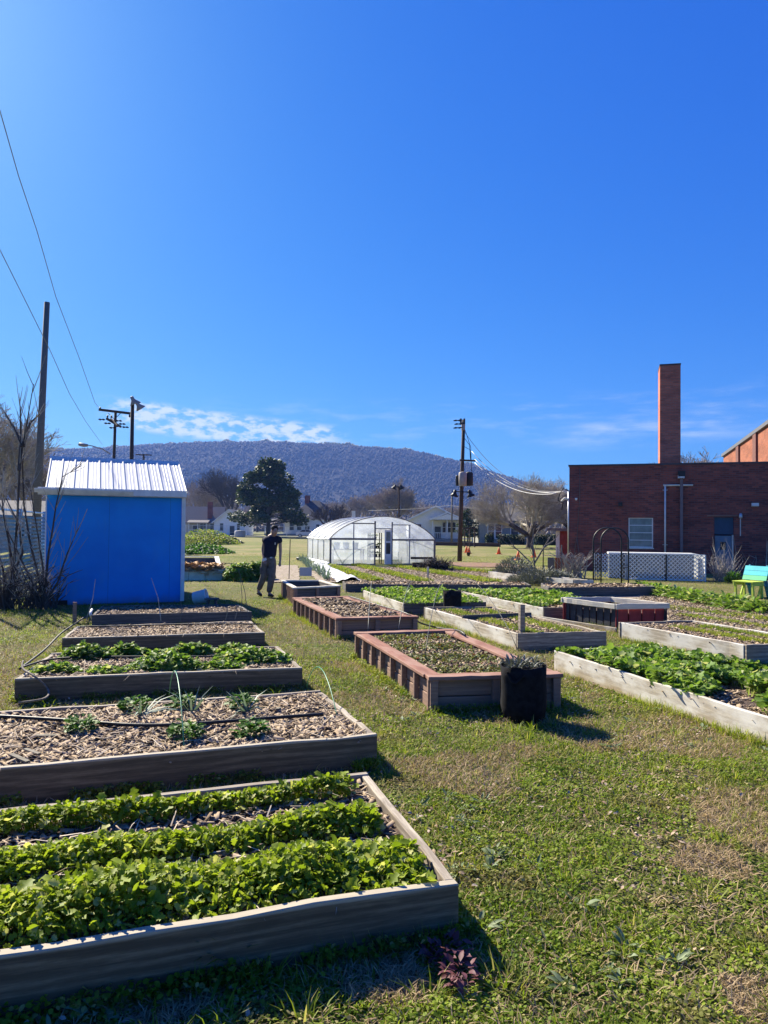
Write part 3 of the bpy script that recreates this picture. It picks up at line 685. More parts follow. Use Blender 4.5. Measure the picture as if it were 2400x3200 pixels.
grow_bag(1412, 1930, .165, .49, .0, 'small black fabric grow bag behind the pale bed corner', False)

# hoses
def hose(pts, r, mat, label, name='drip_hose'):
    pts = [Vector(p) for p in pts]; out = []
    for i in range(len(pts)-1):
        p0 = pts[max(i-1, 0)]; p1 = pts[i]; p2 = pts[i+1]; p3 = pts[min(i+2, len(pts)-1)]
        for k in range(6):
            t = k/6; out.append(.5*((2*p1)+(p2-p0)*t+(2*p0-5*p1+4*p2-p3)*t*t+(3*p1-p0-3*p2+p3)*t**3))
    out.append(pts[-1]); c = pts[0]
    return tag(MB().tube([p - c for p in out], r, 7).obj(name, M[mat], loc=c, smooth=True), label, 'hose' if 'hose' in name else 'rod')
z = hb + .012
hose([P(-60, 2235, z), P(200, 2250, z), P(420, 2266, z), P(600, 2262, z), P(800, 2247, z), P(1010, 2232, z)], .013, 'rubber', 'black drip hose lying across the mulched second bed')
hose([P(70, 2085, z+.02), P(150, 2062, z), P(250, 2054, z), P(420, 2052, z), P(640, 2052, z), P(720, 2050, z)], .010, 'rubber', 'black drip hose across the third bed')
hose([P(250, 1958, z), P(420, 1955, z), P(600, 1950, z), P(812, 1950, z)], .010, 'rubber', 'black drip hose across the bare fourth bed')
hose([P(62, 2090, .2), P(140, 2030, .12), P(190, 1980, .1), P(240, 1945, .12), P(270, 1925, .1)], .012, 'rubber', 'black feeder hose running up the left ends of the beds')
hose([P(72, 2066, .30), P(72, 2090, .26), P(110, 2115, .24), P(150, 2155, .12), P(140, 2182, .1), P(60, 2196, .2)], .010, 'pole_grey', 'pale grey hose curling over the left corner of the third bed', 'garden_hose')
hose([P(287, 1905, .26), P(283, 1920, .22), P(296, 1944, .05)], .02, 'white', 'short white pipe at the corner of the shaded bed', 'garden_hose')
hose([P(1090, 1863, .33), P(1180, 1890, .33), P(1270, 1917, .33), P(1310, 1945, .2), P(1370, 1962, .05), P(1430, 1970, .33), P(1455, 1985, .33)], .012, 'rubber', 'dark hose trailing from one red-stained bed to the other', 'garden_hose')
def hoop(a, b, top, r, mat, label):
    a, b = Vector(a), Vector(b); pts = []
    for i in range(15):
        t = i/14; p = a.lerp(b, t); p.z = (1-t)*a.z + t*b.z + top*(math.sin(math.pi*t)**.75); pts.append(p - a)
    tag(MB().tube(pts, r, 5).obj('hoop_rod', M[mat], loc=a, smooth=True), label, 'hoop', 'thin hoops over the beds')
M['green_rod'] = plain('green_rod', (.06, .25, .13), .4, .1)
M['grey_rod'] = plain('grey_rod', (.09, .10, .09), .5, .1)
hoop(P(575, 2344, hb-.03), P(529, 2170, hb-.03), .33, .004, 'green_rod', 'thin green hoop arching over the mulched second bed')
hoop(P(1061, 2290, .1), P(958, 2151, .05), .33, .004, 'green_rod', 'thin green hoop bowed over the right end of the second bed')
hoop(P(1245, 1968, .31), P(1305, 1850, .2), .42, .0045, 'grey_rod', 'grey hoop rising from the rear red-stained bed')
hoop(P(1328, 2050, .28), P(1395, 1850, .2), .45, .0045, 'iron', 'dark hoop over the near red-stained bed, left of the two')
hoop(P(1620, 2035, .28), P(1400, 1835, .2), .50, .0045, 'iron', 'long dark hoop leaning over the beds by the grow bag')
hoop(P(1150, 1975, .28), P(1165, 1840, .2), .38, .0045, 'grey_rod', 'thin grey hoop between the red-stained beds')
for i, (px, y1, y0, lb) in enumerate([(270, 1810, 1935, 'pale curved cane leaning left in front of the blue shed'), (503, 1806, 1940, 'pale cane in front of the shed, right of centre'), (562, 1880, 1945, 'short thin cane near the shed corner'),
        (750, 1812, 1930, 'thin upright stick right of the shed, left of two'), (775, 1780, 1930, 'thin curved stick beside the path'), (735, 1890, 1935, 'short green stake at the end of the shaded bed'), (705, 1890, 1938, 'second short green stake in the shaded bed')]):
    a = P(px, y0, .15); b = D(px + (28 if i in (0,) else -30 if i in (1, 4) else 2), y1, a.y + .1); mid = (a + b)/2 + Vector((.03, 0, .02))
    tag(MB().tube([a-a, mid-a, b-a], [.006, .005, .004], 5).obj('garden_cane', M['wood_white' if i < 2 else 'grey_rod'], loc=a), lb, 'cane', 'thin canes near the shed')
a = P(233, 1946, 0); tag(MB().box(-.03, .03, -.015, .015, 0, .34).obj('wooden_stake', M['wood_pink'], loc=a, rz=.2), 'short brown wooden stake at the left end of the shaded bed', 'stake')
a = P(1337, 1812, 0); tag(MB().box(-.03, .03, -.02, .02, 0, .42).obj('wooden_stake', M['wood_white'], loc=a), 'short pale stake among the green rows near the greenhouse', 'stake')
a = P(903, 1812, 0); b = D(907, 1685, a.y); tag(MB().tube([(0, 0, 0), b-a], .013, 6).obj('metal_rod', M['iron'], loc=a), 'tall rusty metal rod standing behind the white-rimmed planter', 'rod')

# ------------------------------------------------------------------ blue shed
def shed():
    o = P(139, 1893); root = thing('garden_shed', 'bright blue wooden shed with white corner trim and a ribbed white metal roof', 'shed', o, R(22))
    Wd, Dp, hf, hr = 2.64, 3.3, 2.36, 3.10
    mblue = plain('blue_paint', (.008, .28, .78), .65, .06, 1.5, c2=(.006, .23, .70), bump=.15)
    nt_ = mblue.node_tree; bs_ = [n_ for n_ in nt_.nodes if n_.type == 'BSDF_PRINCIPLED'][0]; lk_ = bs_.inputs['Base Color'].links[0].from_socket
    oc_ = ocoord(nt_); sz_ = nt_.nodes.new('ShaderNodeSeparateXYZ'); LK(nt_, oc_, sz_.inputs[0])
    gr_ = noise(nt_, oc_, 3.0, 6, .7, (1, 1, .35)); ln_ = SMOOTH(nt_, MATH(nt_, 'ABSOLUTE', MATH(nt_, 'SUBTRACT', MATH(nt_, 'FRACT', MATH(nt_, 'DIVIDE', sz_.outputs[0], 1.22)), .97)), .006, .002)
    c_ = MIXC(nt_, MATH(nt_, 'MULTIPLY', SMOOTH(nt_, gr_, .5, .75), .35), lk_, (.05, .30, .62))       # chalky fading
    c_ = MIXC(nt_, MATH(nt_, 'MULTIPLY', SMOOTH(nt_, MATH(nt_, 'ADD', sz_.outputs[2], MATH(nt_, 'MULTIPLY', gr_, .3)), .34, .16), .45), c_, (.10, .11, .10))   # splashed soil
    c_ = MIXC(nt_, MATH(nt_, 'MULTIPLY', ln_, .6), c_, (.004, .10, .32)); LK(nt_, c_, bs_.inputs['Base Color'])   # sheet joints
    mroof = plain('white_metal_roof', (.62, .62, .60), .5, .10, 3, metal=.0, stretch=(4, .6, .6))
    # half roof up to the ridge, mirrored behind
    mb = MB(); mb.prism([(0, 0), (Dp, 0), (Dp, hf), (Dp/2, hr), (0, hf)], 0, Wd, 'x'); mb.obj('wall', mblue, root)
    for x0, x1, y0, y1, n in ((Wd-.005, Wd+.075, -.025, .075, 'corner_trim'), (-.02, .004, -.02, .07, 'corner_trim'), (Wd-.005, Wd+.02, Dp-.08, Dp+.02, 'corner_trim')):
        MB().box(x0, x1, y0, y1, .02, hf - .02).obj(n, M['white'], root)
    MB().prism([(-.14, hf-.11), (-.10, hf-.13), (-.10, hf+.02), (-.14, hf+.02)], -.16, Wd+.08, 'x').obj('fascia_board', M['white'], root)
    MB().prism([(-.20, hf-.03), (-.16, hf-.09), (-.142, hf-.09), (-.142, hf-.015), (-.2, hf-.005)], -.22, Wd*.62, 'x').obj('gutter', M['white'], root)
    MB().box(-.16, -.02, -.10, .02, hf-.12, hf-.10).obj('soffit', M['white'], root)
    sl = (hr - hf) / (Dp/2)
    for sgn, n in ((1, 'roof_panel'), (-1, 'roof_panel')):
        mb = MB(); pr = []; x = -.02; 
        ribs = 11; st = (Wd + .12) / ribs
        for k in range(ribs):
            b = -.03 + k*st; pr += [(b, .022), (b+.02, .022), (b+.034, 0), (b+.3*st+.03, 0), (b+.3*st+.036, .005), (b+.3*st+.05, .005), (b+.3*st+.056, 0), (b+.66*st, 0), (b+.66*st+.006, .005), (b+.66*st+.02, .005), (b+.66*st+.026, 0), (b+st-.018, 0)]
        pr.append((Wd+.09, .022))
        def pt(px_, h_, y_): return (px_, y_, hf + .02 + sl * (y_ if sgn > 0 else Dp - y_) + h_)
        yA, yB = (-.13, Dp/2) if sgn > 0 else (Dp+.13, Dp/2)
        n_ = len(pr)
        vs = [pt(a, b, yA) for a, b in pr] + [pt(a, b, yB) for a, b in pr] + [pt(a, b-.012, yA) for a, b in pr] + [pt(a, b-.012, yB) for a, b in pr]
        fs = []
        for k in range(n_-1):
            fs += [(k, k+1, n_+k+1, n_+k), (2*n_+k+1, 2*n_+k, 3*n_+k, 3*n_+k+1), (k+1, k, 2*n_+k, 2*n_+k+1)]
        mb.add(vs, fs); mb.obj(n, mroof, root)
    MB().prism([(Dp/2-.09, hr-.015), (Dp/2, hr+.065), (Dp/2+.09, hr-.015), (Dp/2, hr+.045)], -.05, Wd+.10, 'x').obj('ridge_cap', mroof, root)
    # black slab in place of the shade inside the opening under the floor
    MB().box(.12, .42, -.012, .001, -.02, .10).obj('crawl_gap_shade', M['rubber'], root)
    return root
shed()
p = P(622, 1893); root = thing('plastic_tub', 'pale grey-white plastic tub lying on the grass by the shed corner', 'tub', p)
ax = Matrix.Rotation(R(90), 3, 'Y') @ Matrix.Rotation(R(20), 3, 'X')
MB().lathe([(.10, 0), (.125, .01), (.14, .26), (.15, .265), (.15, .28), (.13, .28), (.11, .02)], (-.12, 0, .15), 20, Matrix.Rotation(R(78), 3, 'Y') @ Matrix.Identity(3)).obj('tub', M['white'], root, smooth=True)
p = P(662, 1895); root = thing('small_stool', 'small dark wooden stool beside the plastic tub', 'stool', p)
MB().box(-.13, .13, -.1, .1, .14, .17).obj('seat', M['wood_dark'], root); 
for sx_ in (-.09, .09): MB().bar((sx_, 0, 0), (sx_*.8, 0, .14), .035, .12).obj('leg', M['wood_dark'], root)

# ------------------------------------------------------------------ straw-filled bed behind the shed
def cold_frame():
    n = P(695, 1813); o = n; root = thing('cold_frame', 'cream wooden frame filled with straw, its back higher than its front, behind the shed', 'planter box', o, R(17))
    Wd, Dp = 2.0, 2.1
    mc = plain('cream_paint', (.52, .50, .44), .75, .1); side = [(0, 0), (Dp, 0), (Dp, .62), (Dp-.15, .62), (.7, .36), (.35, .29), (0, .29)]
    for x in (-.03, -Wd): MB().prism(side, x, x+.03, 'x').obj('side_panel', mc, root)
    top = [(-.02, .291), (.35, .293), (.7, .365), (Dp-.15, .625), (Dp+.02, .625)]
    for x in (-.12, -Wd-.02):
        mb = MB(); vs = []
        for y_, z_ in top: vs += [(x, y_, z_), (x+.14, y_, z_), (x+.14, y_, z_+.025), (x, y_, z_+.025)]
        fs = [(4*i+k, 4*i+4+k, 4*i+4+(k+1) % 4, 4*i+(k+1) % 4) for i in range(4) for k in range(4)] + [(0, 1, 2, 3), (19, 18, 17, 16)]
        mb.add(vs, fs); mb.obj('side_cap', M['white'], root)
    for k in range(4): MB().box(-Wd+.035+k*.485, -Wd+.035+k*.485+.475, .0, .025, 0, .27).obj('front_panel', mc, root)
    MB().box(-Wd-.02, -.125, -.05, .10, .27, .293).obj('front_cap', M['wood_pink'], root)
    MB().box(-Wd+.032, -.032, Dp-.03, Dp, 0, .6).obj('back_panel', M['wood_dark'], root); MB().box(-Wd, -.0, Dp-.05, Dp+.04, .627, .65).obj('back_cap', M['whitewood'], root)
    MB().box(-Wd+.034, -.034, .03, Dp-.032, .1, .2).obj('soil', M['soil'], root)
    q = [root.matrix_basis @ Vector(v) for v in ((-Wd+.05, .05, 0), (-.05, .05, 0), (-.05, Dp-.05, 0), (-Wd+.05, Dp-.05, 0))]
    BEDS.append([(p_.x, p_.y) for p_ in q])
    chips(q, .24, 5000, 'straw', (.10, .26), 'golden straw filling the cream frame behind the shed', lift=.13, name='straw_mulch', bump=.08)
cold_frame()
# big leafy plants behind
for i, (px, py, r_, h_, lb) in enumerate([(748, 1814, .42, .52, 'large bright mounded plant right of the straw-filled frame'), (805, 1812, .28, .55, 'tall bright leafy plant just behind the walking person'), (826, 1812, .25, .35, 'lower leafy plant at the person\'s far side')]):
    p = P(px, py); n = 900; th = U(n, 0, 6.28); ph = np.arccos(U(n, 0, 1)); r = U(n, .55, 1) ** .5
    pos = np.c_[p.x + r_*r*np.sin(ph)*np.cos(th), p.y + r_*r*np.sin(ph)*np.sin(th), h_*r*np.cos(ph) + .03]
    l = U(n, .08, .16); tag(npmesh('leafy_plant', [inst('oval', pos, th - 1.57, U(n, -.9, .4), U(n, -.4, .4), l*.4, l)], M['greens_lt']), lb, 'plant')
a, b = P(1020, 1815), P(945, 1757)
d = b - a
for k in range(16):
    t = k/15; c = np.array([[a.x + d.x*t, a.y + d.y*t, 0]]); c = c + np.c_[rng.normal(0, .05, (1, 2)), 0]
    tag(npmesh('leek', [rosettes(c + [[0, 0, .04]], 26, (.25, .5), .08, .05, 'blade', .035, (.7, 1.7))], M['leek']), 'blue-grey leek plant in the row beside the white row cover', 'leek', 'row of leeks by the white row cover')
a, b = P(1095, 1822), P(990, 1768); d = (b - a); L = d.length; d.normalize(); nn = Vector((-d.y, d.x, 0)); mb = MB(); vs = []; na, nb = 60, 10
for i in range(na+1):
    for j in range(nb+1):
        t = i/na; s_ = j/nb - .5; x_, y_ = a.x + d.x*L*t, a.y + d.y*L*t
        z_ = .16*math.cos(math.pi*s_)*(.6+.7*float(vnoise(np.array([t*9.]), np.array([s_*2.]), 1.5, 2)[0])) + .05*float(vnoise(np.array([t*40.]), np.array([s_*9.]), 1.5, 4)[0])
        w_ = .55 + .25*float(vnoise(np.array([t*6.]), np.array([.3]), 1.0, 7)[0]); vs.append((nn.x*s_*w_ + d.x*L*t, nn.y*s_*w_ + d.y*L*t, z_))
mb.add(vs, [(i*(nb+1)+j, i*(nb+1)+j+1, (i+1)*(nb+1)+j+1, (i+1)*(nb+1)+j) for i in range(na) for j in range(nb)])
tag(mb.obj('row_cover', plain('white_fleece', (.7, .7, .72), .9, .05), loc=(a.x, a.y, 0), smooth=True), 'crumpled white fleece row cover lying beside the leeks', 'row cover')
p = P(955, 1812, 0); MBx = MB().box(-.19, .19, -.01, .01, 0, .27); tag(MBx.obj('frosted_sheet', plain('frosted_plastic', (.40, .42, .46), .4, .05), loc=(p.x, p.y, .12)), 'frosted grey plastic panel standing behind the white-rimmed planter', 'panel')

# ------------------------------------------------------------------ growing rows before the greenhouse
mulch_m = plain('mulch_path_ground', (.36, .29, .22), .95, .4, 8, c2=(.17, .13, .09), bump=1)
sheet('mulch_path', [P(1000, 1822), P(1700, 1818), P(1640, 1786), P(1440, 1776), P(1040, 1770), P(960, 1790)], .026, mulch_m, 'wood-chip strips between the green rows before the greenhouse', .06)
sheet('mulch_path', [P(850, 1822), P(940, 1818), P(930, 1768), P(860, 1768)], .026, mulch_m, 'wood-chip patch behind the walking person', .06)
sheet('mulch_path', [P(1990, 1930), P(2500, 2010), P(2500, 1925), P(2250, 1890), P(2080, 1856), P(1900, 1850), P(1880, 1862)], .026, mulch_m, 'wood-chip ground beside the painted planter', .08)
sheet('mulch_path', [P(1420, 1772), P(1640, 1775), P(1600, 1762), P(1400, 1758)], .028, plain('red_mulch_ground', (.26, .15, .09), .95, .4, 4, c2=(.13, .075, .05), bump=1), 'reddish wood-chip ground below the utility pole', .12)
for k, (x0, y0, x1, y1, w_, n) in enumerate([(1175, 1818, 1030, 1770, .85, 9000), (1330, 1822, 1115, 1768, .85, 11000), (1545, 1822, 1235, 1771, 1.0, 12000), (1680, 1806, 1400, 1778, 1.1, 10000)]):
    tuftrow('cover_crop', P(x0, y0), P(x1, y1), w_*.55, n, .12, 'blade', ['leftmost', 'second', 'third', 'rightmost'][k] + ' bright green cover-crop strip running to the greenhouse', .02, 'cover crop', .012)
for q_, lb in (([P(1000, 1822), P(1700, 1818), P(1640, 1786), P(1040, 1770)], 'loose chips between the green cover-crop strips'), ):
    chips(q_, .03, 11000, 'chips', (.02, .07), lb, bump=0)
chips([P(1990, 1930), P(2500, 2010), P(2500, 1900), P(1990, 1860)], .03, 7500, 'chips_tan', (.015, .06), 'loose chips and bark on the ground right of the painted planter', bump=0)
tuftrow('grass_strip', P(2030, 1895), P(2450, 1945), .55, 7000, .05, 'blade', 'yellow-green grass strip between the painted planter and the curving plant row', .02, 'grass', .010)
tuftrow('grass_strip', P(2120, 1925), P(2480, 1975), .35, 4000, .05, 'blade', 'thin yellow-green grass strip beside the whitewashed bed', .02, 'grass', .010)
# hosta-like row at right
a, b = P(2010, 1852), P(2385, 1920)
for k in range(13):
    t = k/12; p = a.lerp(b, t); n = 160; r_ = rnd.uniform(.28, .4); th = U(n, 0, 6.28); r = np.sqrt(U(n))*r_
    pos = np.c_[p.x + r*np.cos(th), p.y + r*np.sin(th), .05 + .2*(1-(r/r_)**2)*U(n, .5, 1.1)]; l = U(n, .10, .20)
    tag(npmesh('leafy_plant', [inst('lance', pos, th-1.57, U(n, -.3, .9), U(n, -.4, .4), l*.22, l)], M['greens_lt']), 'strap-leaved green plant in the curving row left of the colourful chair', 'plant', 'curving row of strap-leaved plants')
    BEDS.append([(p.x-.3, p.y-.3), (p.x+.3, p.y-.3), (p.x+.3, p.y+.3), (p.x-.3, p.y+.3)])

# ------------------------------------------------------------------ person
def skin(name, joints, edges, mat, parent, sub=2, root=0):
    me = bpy.data.meshes.new(name); me.from_pydata([j[0] for j in joints], edges, []); me.materials.append(mat)
    o = bpy.data.objects.new(name, me); COL.objects.link(o)
    md = o.modifiers.new('skin', 'SKIN'); md.use_smooth_shade = True
    if not me.skin_vertices: bpy.context.view_layer.objects.active = o
    for i, j in enumerate(joints):
        r = j[1]; kk = {'shirt': 1.22, 'trousers': 1.12, 'hair': 1.25}.get(name.split('.')[0], 1.08); r = tuple(a_*kk for a_ in r) if isinstance(r, tuple) else r*kk; me.skin_vertices[0].data[i].radius = r if isinstance(r, tuple) else (r, r)
    me.skin_vertices[0].data[root].use_root = True
    ss = o.modifiers.new('sub', 'SUBSURF'); ss.levels = ss.render_levels = sub
    dg = bpy.context.evaluated_depsgraph_get(); ev = o.evaluated_get(dg); m2 = bpy.data.meshes.new_from_object(ev)
    m2.name = name; bpy.data.objects.remove(o)
    o = bpy.data.objects.new(name, m2); COL.objects.link(o)
    for p_ in m2.polygons: p_.use_smooth = True
    if parent: o.parent = parent
    return o
def person():
    o = P(838, 1866); root = thing('person', 'person in navy T-shirt and grey cargo trousers with head bowed, walking past the planters', 'person', o)
    sk = plain('skin', (.42, .25, .18), .6, .05); navy = plain('navy_cotton', (.012, .014, .032), .9, .2, 20); tr = plain('grey_trousers', (.13, .115, .10), .9, .25, 12, bump=.8)
    fc = Vector((.62, -.78, 0)).normalized(); rt = Vector((.78, .62, 0))   # facing; the body's left side
    pel = Vector((.0, 0, .90)); ch = Vector((.05, -.02, 1.27)); nk = Vector((.085, -.03, 1.42)); hd = nk + fc*.10 + Vector((0, 0, .105))
    shL = Vector((.085, 0, 1.36)) + rt*-.0 + Vector((-.175, -.02, 0)); shR = Vector((.085, 0, 1.36)) + Vector((.165, .02, 0))
    elL = Vector((-.145, .03, 1.10)); wrL = Vector((-.10, -.10, .90)); haL = Vector((-.075, -.13, .85))
    elR = Vector((.265, .03, 1.09)); wrR = Vector((.275, -.04, .86)); haR = Vector((.27, -.06, .80))
    hpL = Vector((-.075, .02, .88)); hpR = Vector((.085, -.01, .88)); knL = Vector((-.10, .02, .50)); knR = Vector((.085, -.05, .49))
    anL = Vector((-.26, .13, .12)); anR = Vector((.02, -.02, .08)); toL = anL + Vector((.10, -.11, -.09)); toR = anR + Vector((.12, -.13, -.04))
    hs_ = (rt*1).to_tuple()
    J = [(pel, (.11, .09)), (ch, (.13, .09)), (nk, .055), (hd + Vector((0, 0, -.03)), (.062, .07)), (hd + Vector((0, 0, .05)), (.068, .078)), (hd + Vector((0, 0, .105)), .05),
         (shL, .045), (elL, .037), (wrL, .026), (shR, .045), (elR, .037), (wrR, .026),
         (hpL, .08), (knL, .055), (anL, .038), (hpR, .08), (knR, .055), (anR, .038), (anL + (toL-anL)*.8, .03), (anR + (toR-anR)*.8, .03), (haL, (.03, .018)), (haR, (.03, .018)), (hd + fc*.075 + Vector((0, 0, -.015)), .02)]
    E = [(0,1),(1,2),(2,3),(3,4),(4,5),(2,6),(6,7),(7,8),(2,9),(9,10),(10,11),(0,12),(12,13),(13,14),(0,15),(15,16),(16,17),(14,18),(17,19),(8,20),(11,21),(3,22)]
    # fingers
    for hnd, wr, base in ((haL, wrL, 20), (haR, wrR, 21)):
        d = (hnd - wr).normalized(); sd = d.cross(Vector((0, 1, 0))).normalized()
        for k, (off, ln) in enumerate(((-.024, .055), (-.008, .065), (.008, .06), (.022, .045))):
            p1 = hnd + d*.03 + sd*off; J.append((p1, .009)); E.append((base, len(J)-1)); p2 = p1 + d*ln*.5 + fc*.012; J.append((p2, .008)); E.append((len(J)-2, len(J)-1)); J.append((p2 + d*ln*.35 + fc*.02, .007)); E.append((len(J)-2, len(J)-1))
        p1 = hnd - d*.015 + fc*.03; J.append((p1, .01)); E.append((base, len(J)-1)); J.append((p1 + d*.03 + fc*.012, .008)); E.append((len(J)-2, len(J)-1))
    skin('body', J, E, sk, root, 1)
    S = [(Vector((.02, 0, .87)), (.145, .125)), (Vector((.03, -.01, 1.08)), (.142, .12)), (ch, (.15, .115)), (Vector((.075, -.02, 1.385)), (.09, .07)),
         (shL, .068), (shL*.55 + elL*.45, .062), (shR, .068), (shR*.55 + elR*.45, .062), (nk + Vector((-.005, 0, -.015)), .06)]
    skin('shirt', S, [(0,1),(1,2),(2,3),(3,4),(4,5),(3,6),(6,7),(3,8)], navy, root, 2)
    T = [(Vector((.015, 0, 1.0)), (.125, .105)), (pel + Vector((0, 0, -.03)), (.135, .115)), (hpL + Vector((-.01, 0, -.08)), .095), (knL, .078), (anL + (knL-anL)*.5, .068), (anL + Vector((.01, 0, .03)), .055),
         (hpR + Vector((.01, 0, -.08)), .095), (knR, .08), (anR + (knR-anR)*.5, .07), (anR + Vector((0, 0, .02)), .06)]
    skin('trousers', T, [(0,1),(1,2),(2,3),(3,4),(4,5),(1,6),(6,7),(7,8),(8,9)], tr, root, 2)
    for kp in (knL, knR):
        c_ = kp + Vector((-.07, -.0, .12)); MB().box(c_.x-.03, c_.x+.02, c_.y-.06, c_.y+.04, c_.z-.08, c_.z+.08).obj('cargo_pocket', tr, root, bevel=.012)
    for an, to in ((anL, toL), (anR, toR)):
        skin('shoe', [(an + Vector((-.01, .015, -.03)), (.045, .045)), (an + (to-an)*.5 + Vector((0, 0, -.012)), (.045, .036)), (to, (.04, .028))], [(0,1),(1,2)], plain('dark_shoe', (.03, .022, .02), .7, .2), root, 2)
    hh = hd + Vector((0, 0, .03)) - fc*.012; skin('hair', [(hh - fc*.015 + Vector((0, 0, .0)), (.078, .08)), (hh + fc*.02 + Vector((0, 0, .065)), (.078, .072)), (hh + fc*.07 + Vector((0, 0, .045)), (.055, .05))], [(0,1),(1,2)], plain('dark_hair', (.018, .013, .010), .8, .3, 30), root, 2)
    for s_ in (-1, 1):
        e = hd + rt*.06*s_ + Vector((0, 0, -.0)); MB().lathe([(.004, -.02), (.016, -.01), (.018, .01), (.008, .025)], e, 8).obj('ear', sk, root, smooth=True)
        ey = hd + fc*.082 + rt*.028*s_ + Vector((0, 0, .012)); MB().lathe([(.002, -.008), (.009, 0), (.002, .008)], ey, 8).obj('eye', M['rubber'], root, smooth=True)
    mo = hd + fc*.08 + Vector((0, 0, -.05)); MB().box(mo.x-.018, mo.x+.018, mo.y-.006, mo.y+.006, mo.z-.004, mo.z+.004).obj('mouth', plain('lips', (.25, .1, .09), .6, .1), root)
    bk = Vector((.075, -.125, .925)); MB().box(bk.x-.025, bk.x+.025, bk.y-.008, bk.y+.008, bk.z-.015, bk.z+.015).obj('belt_buckle', M['metal'], root)
    em = Vector((.165, -.118, 1.25)); MB().box(em.x-.012, em.x+.012, em.y-.02, em.y+.0, em.z-.025, em.z+.025).obj('chest_logo', M['whitewood'], root)
    return haL + o
hp = person()
tag(MB().box(-.05, .05, -.008, .008, -.03, .03, Matrix.Rotation(R(-20), 4, 'Y')).obj('folded_paper', M['white'], loc=hp + Vector((.0, -.03, .03))), 'white folded paper held in the hand of the walking person', 'paper')

